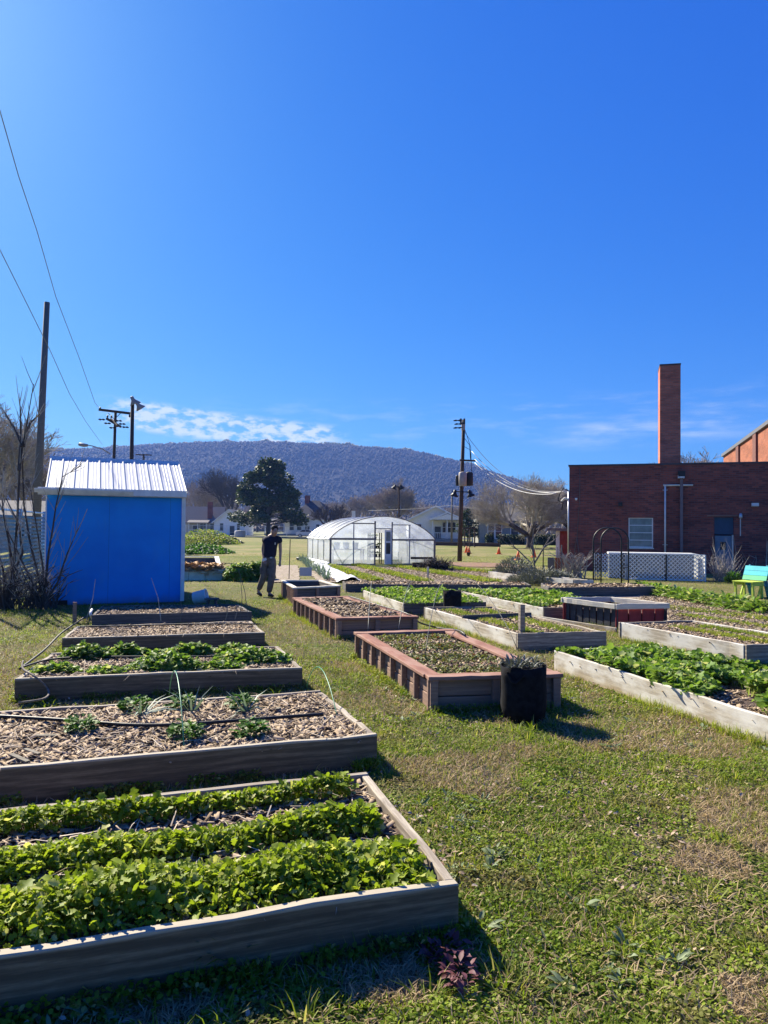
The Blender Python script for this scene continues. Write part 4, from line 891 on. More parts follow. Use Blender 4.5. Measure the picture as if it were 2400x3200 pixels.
# ------------------------------------------------------------------ greenhouse
def greenhouse():
    o = P(1030, 1766); ang = R(16); root = thing('greenhouse', 'arched greenhouse of clouded plastic film with timber end frame and open white door', 'greenhouse', o, ang)
    Wd, Dp, hs_, hc = 4.95, 5.6, 1.16, 2.2
    film, nt, out = newmat('plastic_film'); v = ocoord(nt)
    p = princ(nt, out, (.78, .80, .84), .28, 0, .5, noise(nt, v, 5, 6, .65), .05, .9)
    t = nt.nodes.new('ShaderNodeBsdfTransparent'); t.inputs[0].default_value = (.9, .93, .97, 1); tl = nt.nodes.new('ShaderNodeBsdfTranslucent'); tl.inputs[0].default_value = (.8, .84, .9, 1)
    m1 = nt.nodes.new('ShaderNodeMixShader'); m1.inputs[0].default_value = .5; LK(nt, p.outputs[0], m1.inputs[1]); LK(nt, tl.outputs[0], m1.inputs[2])
    m2 = nt.nodes.new('ShaderNodeMixShader'); f = SMOOTH(nt, noise(nt, v, 1.6, 5, .65), .3, .7); LK(nt, MATH(nt, 'ADD', MATH(nt, 'MULTIPLY', f, .34), .30), m2.inputs[0])
    LK(nt, t.outputs[0], m2.inputs[1]); LK(nt, m1.outputs[0], m2.inputs[2]); LK(nt, m2.outputs[0], out.inputs[0])
    N_ = 22; arc = []
    for i in range(N_+1):
        a = math.pi*i/N_; c = math.cos(a); s_ = math.sin(a); arc.append((Wd/2 - Wd/2*c, hs_ + (hc-hs_)*max(s_, 0)**1.6))
    prof = [(0, .0)] + arc + [(Wd, 0)]
    mb = MB(); ny_ = 16; vs = []
    for j in range(ny_+1):
        y_ = Dp*j/ny_
        for i, (x_, z_) in enumerate(prof):
            sg = .012*math.cos(2*math.pi*j/4); cx_ = x_ - Wd/2
            wx = (rnd.uniform(-.02, .02) if (z_ > .1 and z_ < hs_+.01) else 0)
            vs.append((x_ - math.copysign(sg, cx_) + wx, y_, z_ - sg*(z_ > hs_)))
    k = len(prof); sub = []
    mb.add(vs, [(j*k+i, j*k+i+1, (j+1)*k+i+1, (j+1)*k+i) for j in range(ny_) for i in range(k-1)]); mb.obj('roof_film', film, root, smooth=True)
    # bunched film along the side rail and the ground
    for z_, r_ in ((hs_-.02, .035), (.05, .07)):
        pts = [(-.03 + rnd.uniform(-.02, .02), Dp*i/30, z_ + rnd.uniform(-.02, .02)) for i in range(31)]
        MB().tube(pts, [r_*rnd.uniform(.6, 1.3) for _ in pts], 6).obj('film_edge', plain('bunched_film', (.72, .74, .77), .5, .1), root, smooth=True)
    # end wall film (with door opening)
    dl, dr, dh = 2.10, 2.84, 1.62
    def arcz(x_):
        for (xa, za), (xb, zb) in zip(arc, arc[1:]):
            if xa <= x_ <= xb: return za + (zb-za)*(x_-xa)/max(1e-6, xb-xa)
        return hs_
    def endfilm(x0, x1, zb, y_):
        xs = [x0 + (x1-x0)*i/14 for i in range(15)]; mb = MB()
        vs = [(x_, y_ + rnd.uniform(-.006, .006), zb) for x_ in xs] + [(x_, y_, max(zb+.01, arcz(x_)-.01)) for x_ in xs]
        mb.add(vs, [(i, i+1, 15+i+1, 15+i) for i in range(14)]); return mb
    for x0, x1, zb in ((.02, dl, .03), (dl, dr, dh), (dr, Wd-.02, .03)): endfilm(x0, x1, zb, .0).obj('end_film', film, root)
    endfilm(.02, Wd-.02, 0, Dp).obj('end_film', film, root)
    tm = plain('grey_frame_timber', (.20, .17, .16), .8, .2); tp = plain('pale_frame_timber', (.42, .40, .38), .8, .1)
    def fr(name, *bx): 
        mb = MB()
        mb.box(*bx); return mb.obj(name, tm, root)
    fr('corner_post', -.02, .07, -.05, -.012, 0, hs_+.04); fr('corner_post', Wd-.07, Wd+.02, -.05, -.012, 0, hs_)
    fr('door_post', dl-.07, dl, -.05, -.012, 0, 1.98); fr('door_post', dr, dr+.06, -.05, -.012, 0, 1.95)
    fr('cross_rail', .072, dl-.072, -.05, -.012, hs_-.04, hs_+.05); fr('cross_rail', dr+.062, Wd-.072, -.05, -.012, hs_-.06, hs_+.02)
    fr('window_rail', .95, dl-.072, -.05, -.012, 1.84, 1.89); fr('window_rail', dr+.062, 3.75, -.05, -.012, 1.80, 1.84); fr('door_header', dl+.002, dr-.002, -.05, -.012, dh, dh+.04)
    for x_, zt in ((1.05, 1.838), (3.68, 1.798)):
        MB().box(x_, x_+.05, -.048, -.014, 0, hs_-.062).obj('stud', tp, root); MB().box(x_, x_+.05, -.048, -.014, hs_+.052, zt).obj('stud', tp, root)
    fr('sill', .072, dl-.072, -.05, -.012, .0, .05); fr('sill', dr+.062, Wd-.072, -.05, -.012, 0, .05)
    for j in range(0, ny_+1, 4):
        MB().tube([(x_, Dp*j/ny_ + (.0 if j else -.02), z_+.0) for x_, z_ in prof], .022, 6).obj('hoop', M['metal'] if j else tm, root, smooth=True)
    # open door leaf
    dp = thing('door', None, None, (dr-.01, -.06, 0), R(198)); dp.parent = root
    mb = MB()
    for b_ in ((0, .36, -.02, .02, .04, .5), (0, .06, -.02, .02, .5, 1.58), (.30, .36, -.02, .02, .5, 1.58), (.06, .30, -.02, .02, 1.0, 1.08), (.06, .30, -.02, .02, 1.5, 1.58)): mb.box(*b_)
    mb.obj('leaf', M['white'], dp)
    MB().box(.06, .30, -.006, .006, .5, 1.0).obj('pane', M['glass'], dp); MB().box(.06, .30, -.006, .006, 1.08, 1.5).obj('pane', M['pane'], dp)
    return root, o, ang
gr, go_, ga = greenhouse()
def gloc(x, y, z=0): return Matrix.Translation(go_) @ Matrix.Rotation(ga, 4, 'Z') @ Vector((x, y, z))
p = gloc(1.3, 2.2); t = thing('potting_bench', 'pale potting bench inside the greenhouse, left of the door', 'bench', p, ga)
MB().box(-.8, .8, -.3, .3, .62, .66).obj('table_top', M['whitewood'], t)
for x_ in (-.74, .74):
    for y_ in (-.24, .24): MB().box(x_-.03, x_+.03, y_-.03, y_+.03, 0, .62).obj('leg', M['whitewood'], t)
for i in range(3):
    p = gloc(.8+i*.45, 2.2, .66); t = thing('storage_tub', ['pale storage tub at the left of the potting bench', 'pale storage tub in the middle of the potting bench', 'pale storage tub at the right of the potting bench'][i], 'tub', p, ga, 'storage tubs in the greenhouse')
    MB().lathe([(.13, 0), (.16, .3), (.17, .31), (.15, .31), (.12, .02)], n=14).obj('tub', plain('pale_blue_plastic', (.5, .58, .68), .5, .1), t, smooth=True)
p = gloc(2.42, 1.3); t = thing('plant_shelf', 'dark plant shelf stacked with pots seen through the open greenhouse door', 'shelf', p, ga)
for z_ in (.3, .7, 1.1): MB().box(-.3, .3, -.2, .2, z_, z_+.03).obj('shelf_board', M['rubber'], t)
for x_ in (-.28, .28):
    for y_ in (-.17, .17): MB().box(x_-.02, x_+.02, y_-.02, y_+.02, 0, 1.45).obj('upright', M['rubber'], t)
for i in range(11):
    p = gloc(2.2 + (i % 4)*.14 + rnd.uniform(-.02, .02), 1.3 + rnd.uniform(-.1, .1), (.33, .73, 1.13)[i // 4]); t = thing('flower_pot', 'dark pot on the shelf seen through the greenhouse door', 'pot', p, 0, 'pots on the greenhouse shelf')
    MB().lathe([(.04, 0), (.06, .12), (.065, .12), (.05, .11)], n=10).obj('pot', M['rubber'], t, smooth=True)
    c = np.array([[0, 0, .12]]); o = npmesh('leaves', [rosettes(c, 26, (.05, .10), .06, .12, 'oval', .4)], M['greens_dk'], t)
p = gloc(4.15, .9); t = thing('ladder', 'ladder leaning inside the right end of the greenhouse', 'ladder', p, ga)
for x_ in (-.2, .2): MB().bar((x_, 0, 0), (x_*.8, .4, 1.25), .035, .05).obj('rail', M['iron'], t)
for i in range(7): MB().bar((-.19, .06+.05*i, .17*(i+1)), (.19, .06+.05*i, .17*(i+1)), .03, .03).obj('rung', M['metal'], t)
p = P(1362, 1775); t = thing('compost_bin', 'low dark wire compost bin full of brush at the right corner of the greenhouse', 'compost bin', P(1370, 1784), R(12))
MB().box(-.9, .6, -.05, 0, .0, .1).obj('front_board', M['pole'], t); MB().box(-.9, .6, .6, .64, .0, .3).obj('back_board', M['pole'], t)
a = P(1340, 1778); 
n = 900; pos = np.c_[rng.normal(0, .28, n).clip(-.7, .6), .3+rng.normal(0, .14, n), U(n, .03, .36)]
npmesh('brush', [inst('blade', pos, U(n, 0, 6.28), U(n, -.3, 1), U(n, -.5, .5), np.full(n, .012), U(n, .15, .5))], M['bark'], t)
p = P(1282, 1757, 0); tag(MB().bar((0, 0, 0), (1.0, .25, 0), .06, .1).obj('bench_plank', M['pole'], loc=gloc(3.7, -.25, .32)), 'dark plank fixed low in front of the right end of the greenhouse', 'plank')
p = P(945, 1751); tag(MB().lathe([(.2, 0), (.3, .02), (.32, .1), (.3, .16), (.2, .17), (.18, .1)], p, 18).obj('rubber_tub', M['rubber'], smooth=True), 'low black rubber tub on the grass left of the greenhouse', 'tub')

# ------------------------------------------------------------------ brick building
BA = R(-17.9); BO = P(1778, 1781); BX = Vector((math.cos(BA), math.sin(BA), 0)); BN = Vector((-BX.y, BX.x, 0))
def wl(px, py, off=0.0):
    q = onplane(px, py, BO - BN*off, BN); d = q - BO; return d.dot(BX), q.z
def building():
    root = thing('brick_building', 'low dark red brick school building with flat roof behind the lattice screen', 'building', (BO.x, BO.y, 0), BA)
    Wd = 15; top = wl(1780, 1458)[1]; Dp = 12
    wx0, wz1 = wl(1964, 1618); wx1, wz0 = wl(2041, 1712); dx0, dz1 = wl(2232, 1616); dx1, dm = wl(2293, 1672)
    mb = MB()
    xs = [0, wx0, wx1, dx0, dx1, Wd]; zs = [-.05, wz0, wz1, top]
    def pan(x0, x1, z0, z1): mb.add([(x0, 0, z0), (x1, 0, z0), (x1, 0, z1), (x0, 0, z1)], [(0, 1, 2, 3)])
    pan(0, wx0, -.05, top); pan(wx0, wx1, -.05, wz0); pan(wx0, wx1, wz1, top); pan(wx1, dx0, -.05, top); pan(dx0, dx1, dz1, top); pan(dx1, Wd, -.05, top)
    for x0, x1, z0, z1 in ((wx0, wx1, wz0, wz1), (dx0, dx1, 0, dz1)):
        mb.add([(x0, 0, z0), (x0, .2, z0), (x0, .2, z1), (x0, 0, z1)], [(0, 1, 2, 3)]); mb.add([(x1, 0, z0), (x1, .2, z0), (x1, .2, z1), (x1, 0, z1)], [(3, 2, 1, 0)])
        mb.add([(x0, 0, z1), (x1, 0, z1), (x1, .2, z1), (x0, .2, z1)], [(0, 1, 2, 3)]); mb.add([(x0, 0, z0), (x1, 0, z0), (x1, .2, z0), (x0, .2, z0)], [(3, 2, 1, 0)])
    mb.add([(0, 0, -.05), (0, Dp, -.05), (0, Dp, top), (0, 0, top)], [(0, 3, 2, 1)][::1]); mb.add([(Wd, 0, -.05), (Wd, Dp, -.05), (Wd, Dp, top), (Wd, 0, top)], [(0, 1, 2, 3)]); mb.add([(0, Dp, -.05), (Wd, Dp, -.05), (Wd, Dp, top), (0, Dp, top)], [(3, 2, 1, 0)])
    mb.obj('wall', M['brick'], root)
    MB().box(-.04, Wd+.04, -.04, Dp+.04, top, top+.07).obj('roof', plain('roof_edge', (.05, .05, .06), .5, .2), root)
    MB().box(wx0-.03, wx1+.03, -.04, .03, wz0-.05, wz0-.002).obj('sill', M['whitewood'], root)
    wf = thing('window', None, None, (wx0, .06, wz0)); wf.parent = root; w_, h_ = wx1-wx0, wz1-wz0
    mb = MB()
    for b_ in ((0, .045, -.03, .03, 0, h_), (w_-.045, w_, -.03, .03, 0, h_), (.045, w_-.045, -.03, .03, 0, .045), (.045, w_-.045, -.03, .03, h_-.03, h_)): mb.box(*b_)
    for k in (1, 2, 3): mb.box(.045, w_-.045, -.02, .02, h_*k/4-.014, h_*k/4+.014)
    mb.obj('frame', M['white'], wf)
    for k in range(4): MB().box(.045, w_-.045, -.005, .005, h_*k/4+.016, h_*(k+1)/4-.016).obj('pane', M['pane'], wf)
    dd = thing('door', None, None, (dx0, .12, 0)); dd.parent = root; w_ = dx1-dx0
    MB().box(.03, w_-.06, -.02, .02, .02, dm-.03).obj('leaf', plain('grey_door_paint', (.13, .19, .25), .6, .1), dd); MB().box(w_*.33, w_*.63, -.03, -.021, dm*.62, dm*.82).obj('glazing', M['rubber'], dd)
    MB().box(w_-.055, w_, -.06, .04, 0, dm).obj('jamb', M['metal'], dd); MB().box(0, .028, -.06, .04, 0, dm).obj('jamb', M['iron'], dd)
    MB().box(.0, w_, -.02, .02, dm+.02, dz1).obj('transom', plain('blue_panel', (.02, .06, .12), .4, .1), dd)
    x_, z_ = wl(2210, 1611); MB().box(x_, x_+1.15, -.03, -.002, z_-.02, z_+.01).obj('lintel', M['wood_pink'], root)
    # pipes
    xa, za = wl(2072, 1517); xb, zb = wl(2165, 1516); xp, _ = wl(2078, 1600); _, zl = wl(2080, 1735)
    MB().tube([(xa, -.10, za), (xb, -.10, za)], .035, 8).obj('vent_pipe', M['whitewood'], root, smooth=True)
    MB().tube([(xp, -.10, za), (xp, -.10, .5)], .032, 8).obj('vent_pipe', M['white'], root, smooth=True)
    for zz in (za-.2, 1.1): MB().box(xp-.09, xp+.09, -.12, -.002, zz, zz+.02).obj('bracket', M['metal'], root)
    xd, zd = wl(2129, 1495); MB().bar((xd, -.09, 0), (xd, -.09, zd), .11, .12).obj('downpipe', plain('brown_downpipe', (.16, .12, .13), .5, .1), root); MB().box(xd-.13, xd+.13, -.2, -.002, zd, zd+.28).obj('rainwater_head', M['iron'], root)
    for px, py in ((2128, 1490), (2358, 1577)):
        x_, z_ = wl(px, py); MB().prism([(-.22, z_-.06), (-.02, z_-.08), (-.02, z_+.06), (-.18, z_+.06)], x_-.12, x_+.12, 'x').obj('wall_lamp', M['whitewood'], root)
    x_, z_ = wl(1938, 1575); MB().box(x_-.07, x_+.09, -.14, -.002, z_-.09, z_+.06).obj('wall_box', M['iron'], root)
    x_, z_ = wl(1801, 1664-100); MB().lathe([(.02, 0), (.05, .04), (.05, .1)], (x_, -.1, z_), 10).obj('flood_lamp', M['white'], root, smooth=True)
    x_, z_ = wl(2313, 1612); _, z2 = wl(2313, 1675); MB().tube([(x_, -.06, z2), (x_, -.06, z_)], .02, 6).obj('conduit', M['metal'], root); MB().lathe([(.05, 0), (.07, .05), (.05, .18), (.02, .2)], (x_, -.12, z_-.1), 10).obj('wall_meter', M['metal'], root, smooth=True)
    x_, z_ = wl(1812, 1462); pts = [(x_, -.03, z_), (x_-.01, -.03, z_-1.4), (x_-.1, -.03, 1.4), (x_-.2, -.04, .75), (x_-.12, -.05, .6), (x_-.02, -.04, .75), (x_-.1, -.03, 1.3)]
    MB().tube(pts, .012, 5).obj('hanging_cable', M['pole_grey'], root, smooth=True)
    # service head on the corner
    x_, z_ = 0, wl(1778, 1560)[1]; MB().tube([(-.02, -.02, z_+.35), (-.25, -.05, z_+.45), (-.4, -.05, z_+.2), (-.45, -.05, z_-.05), (-.25, -.05, z_-.15), (-.3, -.05, z_-.45)], .025, 6).obj('service_drop', M['iron'], root, smooth=True)
    MB().tube([(-.03, -.02, z_-2.3), (-.03, -.02, z_+.35)], .03, 8).obj('conduit', M['metal'], root, smooth=True); MB().tube([(-.03, -.02, z_), (-.2, -.02, z_+.03), (-.32, -.02, z_-.1)], .045, 8).obj('weatherhead', M['whitewood'], root, smooth=True)
    # chimney stack
    cl = D(2062, 1450, 33.5); cw = (D(2134, 1450, 33.2) - D(2069, 1450, 33.5)).length; q = cl - BO; lx, ly = q.dot(BX), q.dot(BN); zt = D(2062, 1140, 33.3).z
    chm = thing('chimney', None, None, (lx, ly, 0)); chm.parent = root
    MB().box(0, cw, 0, 1.5, top+.072, zt).obj('stack', brick('chimney_brick', (.70, .20, .11), (.44, .125, .075), (.34, .22, .17)), chm); MB().box(-.015, cw+.015, -.015, 1.515, zt, zt+.07).obj('coping', plain('dark_coping', (.06, .045, .045), .8, .2), chm)
    return root
building()
def gym():
    a = D(2400, 1448, 40); a.z = 0; ang = BA; ft = D(2400, 1330, 40).z
    root = thing('brick_building', 'taller orange brick hall with dark pilasters at the right edge', 'building', a, ang)
    MB().box(0, 16, -1.5, 17.5, -.05, ft).obj('wall', M['brick_or'], root); MB().box(-.15, 16.1, -1.7, 17.6, ft, ft+.22).obj('roof', plain('roof_edge_grey', (.12, .12, .13), .6, .1), root)
    for y_ in (3.0, 9.5): MB().box(-.12, -.002, y_, y_+1.1, 0, ft-.01).obj('pilaster', plain('dark_pilaster', (.14, .06, .05), .9, .2), root)
gym()
# annex left of the building
a = P(1737, 1800); a = D(1737, 1700, 33); a.z = 0; root = thing('garden_store', 'small flat-roofed red brick store with white trim left of the brick building', 'shed', a, R(-17.9))
MB().box(.18, 3.0, 0, 2.6, 0, 1.62).obj('wall', plain('store_brick', (.27, .05, .04), .9, .2), root); MB().box(0, .17, -.02, 2.4, 0, 1.62).obj('corner_board', M['white'], root); MB().box(-.35, 3.3, -.3, 3.0, 1.63, 1.75).obj('roof', M['shingle'], root)
a = D(1727, 1790, 29); a.z = 0
root = thing('door_panel', 'rusty brown and grey doors standing left of the brick building', 'door', a, R(-10)); MB().box(-.2, .08, 0, .04, 0, .55).obj('grey_leaf', M['pole_grey'], root); MB().box(.09, .36, .0, .04, 0, .55).obj('brown_leaf', plain('rusty_paint', (.30, .09, .04), .8, .2), root)

# lattice screen
def lattice():
    o = P(1962, 1812); e = P(2204, 1818); rz = math.atan2(e.y-o.y, e.x-o.x); L = (e-o).length; hgt = .86
    a = P(1855, 1806); root = thing('lattice_screen', 'long white diagonal lattice screen along the brick wall', 'fence', o, rz)
    def panel(x0, x1, y_, z0, z1, swap=False, par=root):
        mb = MB(); s_ = .135; w2 = .018; nd = int((x1-x0 + z1-z0)/s_)
        for sg in (1, -1):
            for k in range(nd+1):
                c = x0 + k*s_ if sg > 0 else x0 - (z1-z0) + k*s_
                # line x = c - sg*(z-z0)
                zs_ = [z0, z1]
                if sg > 0:
                    za = max(z0, z0 + (c - x1)); zb = min(z1, z0 + (c - x0))
                else:
                    za = max(z0, z0 + (x0 - c)); zb = min(z1, z0 + (x1 - c))
                if zb - za < .03: continue
                xa = c - sg*(za-z0); xb = c - sg*(zb-z0); yy = y_ + (.006 if sg > 0 else -.006)
                A, B = ((xa, yy, za), (xb, yy, zb)) if not swap else ((yy, xa, za), (yy, xb, zb))
                mb.bar(A, B, .008, w2*2, up=(0, 0, 1)) if False else mb.bar(A, B, w2*1.5, .008, up=(0, 1, 0) if not swap else (1, 0, 0))
        return mb.obj('lattice_panel', M['white'], par)
    panel(0.02, L*.49, 0, .04, hgt); panel(L*.51, L-.02, 0, .04, hgt)
    for x_ in (0, L*.5, L): MB().box(x_-.02, x_+.02, -.03, .03, 0, hgt+.02).obj('post', M['white'] if x_ != L*.5 else M['iron'], root)
    for z_ in (.02, hgt): MB().box(.022, L*.5-.022, -.02, .02, z_, z_+.03).obj('rail', M['white'], root); MB().box(L*.5+.022, L-.022, -.02, .02, z_, z_+.03).obj('rail', M['white'], root)
    d = (a-o); r2 = thing('lattice_screen', 'white lattice screen behind the garden arch, left section', 'fence', a, math.atan2(-d.y, -d.x)); L2 = d.length
    mb = panel(.02, L2-.06, 0, .04, hgt, par=r2)
    for x_ in (0, L2-.05): MB().box(x_-.02, x_+.02, -.03, .03, 0, hgt).obj('post', M['white'], r2)
    r3 = thing('lattice_screen', 'short lattice side return at the right end of the white screen', 'fence', e, rz + R(90)); panel(.04, 2.2, 0, .04, hgt, par=r3); MB().box(2.2, 2.24, -.02, .02, 0, hgt).obj('post', M['white'], r3)
    # units behind
    for i in range(3):
        c = o + (e-o)*(.05+.38*i) + Vector((0, 1.0, 0)); t = thing('cooling_unit', ['left', 'middle', 'right'][i] + ' pale cooling unit showing above the lattice screen', 'air conditioner', c, rz, 'cooling units behind the lattice')
        MB().box(-.45, .45, -.35, .35, 0, .84).obj('casing', plain('grey_casing', (.10, .11, .12), .6, .1), t); MB().box(-.47, .47, -.37, .37, .842, .9).obj('lid', M['white'], t)
lattice()
# arch
def arch():
    a, b = P(1862, 1826), P(1950, 1822); c = (a+b)/2; root = thing('garden_arch', 'black wrought-iron garden arch with two round-topped hoops', 'arch', c, R(-5))
    for s_, y_ in ((-1, -.25), (1, .28)):
        xo = -.14 if s_ < 0 else .20; pts = [(xo-.42, y_, 0)] + [(xo-.42, y_, 1.2)] + [(xo - .42*math.cos(math.pi*i/12), y_, 1.33 + .40*math.sin(math.pi*i/12)) for i in range(13)] + [(xo+.42, y_, 1.2), (xo+.42, y_, 0)]
        MB().tube(pts, .023, 6).obj('hoop', M['iron'], root, smooth=True)
    for sx_ in (-1, 1):
        xa, xb = sx_*.42-.14, sx_*.42+.20; mb = MB(); lerp = lambda t: (xa+(xb-xa)*t, -.25+.53*t)
        for z_ in (.12, .5, .58, .95, 1.25): mb.bar((*lerp(0), z_), (*lerp(1), z_), .018, .022)
        for t_ in (.25, .5, .75): mb.bar((*lerp(t_), .12), (*lerp(t_), .95), .017, .017)
        mb.obj('trellis_side', M['iron'], root)
arch()
# colourful chair
def chair():
    o = P(2356, 1866); root = thing('garden_chair', 'wooden slatted garden chair painted lime green and turquoise, its back to the right', 'chair', o, R(27))
    lime = plain('lime_paint', (.50, .62, .08), .6, .1); green = plain('green_paint', (.12, .52, .26), .6, .1); teal = plain('turquoise_paint', (.05, .50, .58), .6, .1); tdk = plain('deep_teal_paint', (.03, .22, .28), .6, .1)
    # seat extends left (-x); backrest rises on the right, slats face left/front
    for y_ in (-.24, .24):
        MB().bar((-.36, y_, 0), (-.39, y_, .40), .05, .05).obj('leg', lime, root); MB().bar((-.03, y_, -.01), (-.05, y_, .38), .05, .05).obj('leg', lime, root)
        MB().bar((-.18, y_, .04), (-.07, y_, .30), .03, .04).obj('brace', lime, root)
        MB().bar((.24, y_, 0), (.10, y_, .42), .09, .05).obj('back_leg', tdk, root); MB().bar((-.03, y_, .34), (.18, y_, .32), .05, .09).obj('side_rail', tdk, root)
    MB().box(-.42, .0, -.28, -.255, .30, .385).obj('apron', lime, root); MB().box(-.42, .0, .255, .28, .30, .385).obj('apron', lime, root)
    for k in range(5): MB().box(-.44+k*.088, -.44+k*.088+.08, -.29, .29, .388, .41).obj('seat_slat', lime, root)
    for k, m_ in enumerate((green, teal, teal)):
        a_ = Vector((.0 + k*.045, 0, .43 + k*.118)); b_ = a_ + Vector((.045, 0, .112)); w2 = .33
        MB().add([(a_.x, -w2, a_.z), (a_.x, w2, a_.z), (b_.x, w2, b_.z), (b_.x, -w2, b_.z), (a_.x+.03, -w2, a_.z), (a_.x+.03, w2, a_.z), (b_.x+.03, w2, b_.z), (b_.x+.03, -w2, b_.z)],
                 [(0, 3, 2, 1), (4, 5, 6, 7), (0, 1, 5, 4), (1, 2, 6, 5), (2, 3, 7, 6), (3, 0, 4, 7)]).obj('back_slat', m_, root)
    for y_ in (-.24, .24): MB().bar((.05, y_, .30), (.20, y_, .80), .04, .06).obj('back_post', tdk, root)
chair()

# ------------------------------------------------------------------ poles and wires
def lamp_head(parent, c, tilt, s=1.0, mat='pole_grey'):
    ax = Matrix.Rotation(tilt[0], 3, 'X') @ Matrix.Rotation(tilt[1], 3, 'Y')
    MB().lathe([(.05*s, .34*s), (.10*s, .32*s), (.12*s, .12*s), (.16*s, .06*s), (.32*s, -.14*s), (.31*s, -.15*s), (.14*s, .04*s)], c, 14, ax).obj('lamp_shade', M[mat], parent, smooth=True)
M['lampgrey'] = plain('lamp_grey', (.30, .26, .24), .6, .1)
p = P(107, 1772); root = thing('wooden_pole', 'tall plain grey wooden pole rising behind the blue shed', 'pole', p)
tp = D(147, 945, p.y + .2) - p; MB().tube([(0, 0, -.1), tp*.5, tp], [.165, .135, .105], 12).obj('shaft', M['pole_grey'], root, smooth=True)
# T-pole
b = D(352, 1450, 52); b.z = 0; t_ = D(361, 1290, 52); root = thing('utility_pole', 'utility pole with a long top crossarm and insulators behind the shed', 'utility pole', b)
tt = t_ - b; MB().tube([(0, 0, 0), tt], [.13, .10], 10).obj('shaft', M['pole'], root, smooth=True)
a1, a2 = D(309, 1280, 51.8) - b, D(408, 1292, 51.8) - b; MB().bar(a1, a2, .12, .17).obj('crossarm', M['pole'], root)
for s_ in (-1, 1): MB().bar(tt + Vector((s_*.45, -.2, -.05)), tt + Vector((0, -.2, -.5)), .05, .03).obj('brace', M['pole'], root)
MB().bar(D(333, 1308, 51.4) - b, D(378, 1334, 52.6) - b, .12, .14).obj('crossarm', M['pole'], root); MB().bar(D(347, 1310, 52.4) - b, D(367, 1332, 51.2) - b, .12, .14).obj('crossarm', M['pole'], root)
for px, py in ((318, 1311), (336, 1323), (352, 1337), (371, 1315), (382, 1325), (392, 1335)):
    c = D(px, py, 51.6) - b; MB().tube([c + Vector((-.25, 0, .02)), c + Vector((-.12, 0, 0)), c, c + Vector((.12, 0, 0)), c + Vector((.25, 0, -.02))], [.02, .08, .03, .08, .02], 6).obj('insulator', M['iron'], root)
for px, py in ((313, 1276), (336, 1301), (348, 1302), (405, 1300)):
    c = D(px, py, 51.6) - b; MB().lathe([(.03, -.1), (.08, -.05), (.05, 0), (.08, .05), (.02, .1)], c, 8).obj('insulator', M['iron'], root)
arm = [D(345, 1418, 52) - b, D(318, 1403, 51.5) - b, D(290, 1394, 51) - b, D(272, 1391, 50.6) - b]; la = thing('street_lamp', None, None, (0, 0, 0)); la.parent = root
MB().tube(arm, .035, 6).obj('lamp_arm', M['lampgrey'], la, smooth=True); c = arm[-1]; MB().tube([c + Vector((.05, 0, -.02)), c + Vector((-.25, 0, 0)), c + Vector((-.55, 0, .05)), c + Vector((-.62, 0, .05))], [.09, .14, .12, .04], 10).obj('lamp_head', M['lampgrey'], la, smooth=True)
# lamp pole
b = D(412, 1450, 42); b.z = 0; t_ = D(414, 1262, 42) - b; root = thing('flood_light_pole', 'thick dark wooden pole carrying two flared flood lamps at its top', 'light pole', b)
MB().tube([(0, 0, 0), t_], [.13, .105], 12).obj('shaft', M['pole'], root, smooth=True)
lamp_head(root, t_ + Vector((.12, -.1, .12)), (R(20), R(-22)), .95, 'lampgrey'); lamp_head(root, t_ + Vector((.45, -.1, -.18)), (R(25), R(-28)), .95, 'lampgrey')
MB().bar(t_ + Vector((0, 0, -.02)), t_ + Vector((.5, -.1, .08)), .05, .05).obj('lamp_bracket', M['iron'], root)
b = D(449, 1500, 95); b.z = 0; t_ = D(449, 1419, 95) - b; root = thing('utility_pole', 'distant small T-shaped utility pole right of the flood lamps', 'utility pole', b)
MB().tube([(0, 0, 0), t_], .13, 8).obj('shaft', M['pole'], root); MB().bar(D(424, 1421, 95) - b, D(475, 1422, 95) - b, .12, .14).obj('crossarm', M['pole'], root)
# right utility pole
b = P(1436, 1754); t_ = D(1449, 1312, b.y) - b; root = thing('utility_pole', 'dark utility pole with grey transformer and two shaded lamps, right of the greenhouse', 'utility pole', b)
K = lambda px, py, dy=0.: D(px, py, b.y + dy) - b
MB().tube([(0, 0, -.1), t_*.5, t_], [.125, .105, .085], 12).obj('shaft', M['pole'], root, smooth=True)
MB().tube([K(1447, 1345, -.1), K(1448, 1318, -.1)], .10, 10).obj('top_bracket', M['lampgrey'], root)
for px, py in ((1430, 1314), (1433, 1325), (1430, 1337)):
    c = K(px, py, -.2); MB().tube([c + Vector((-.22, 0, -.02)), c + Vector((-.1, 0, .0)), c, c + Vector((.1, 0, 0)), c + Vector((.25, 0, .03))], [.02, .05, .025, .05, .02], 6).obj('insulator', M['iron'], root)
for px in (1440, 1451): MB().tube([K(px, 1325, -.2), K(px, 1308, -.2)], .05, 6).obj('insulator', M['iron'], root)
MB().bar(K(1436, 1438, -.25), K(1486, 1440, -.25), .07, .09).obj('crossarm', M['pole'], root)
for px, c_ in ((1446, 'pole_grey'), (1466, 'iron')):
    c = K(px, 1497, -.32 if px < 1450 else .1); MB().lathe([(.16, -.36), (.2, -.33), (.21, 0), (.21, .3), (.17, .35), (.05, .38)] , c, 16).obj('transformer', M['lampgrey'] if px < 1450 else M['rubber'], root, smooth=True)
c = K(1429, 1500); MB().lathe([(.07, -.3), (.09, -.28), (.09, .2), (.04, .25)], c, 10).obj('switch_box', M['rubber'], root)
MB().bar(K(1414, 1536, -.1), K(1476, 1538, -.1), .04, .05).obj('lamp_arm', M['iron'], root)
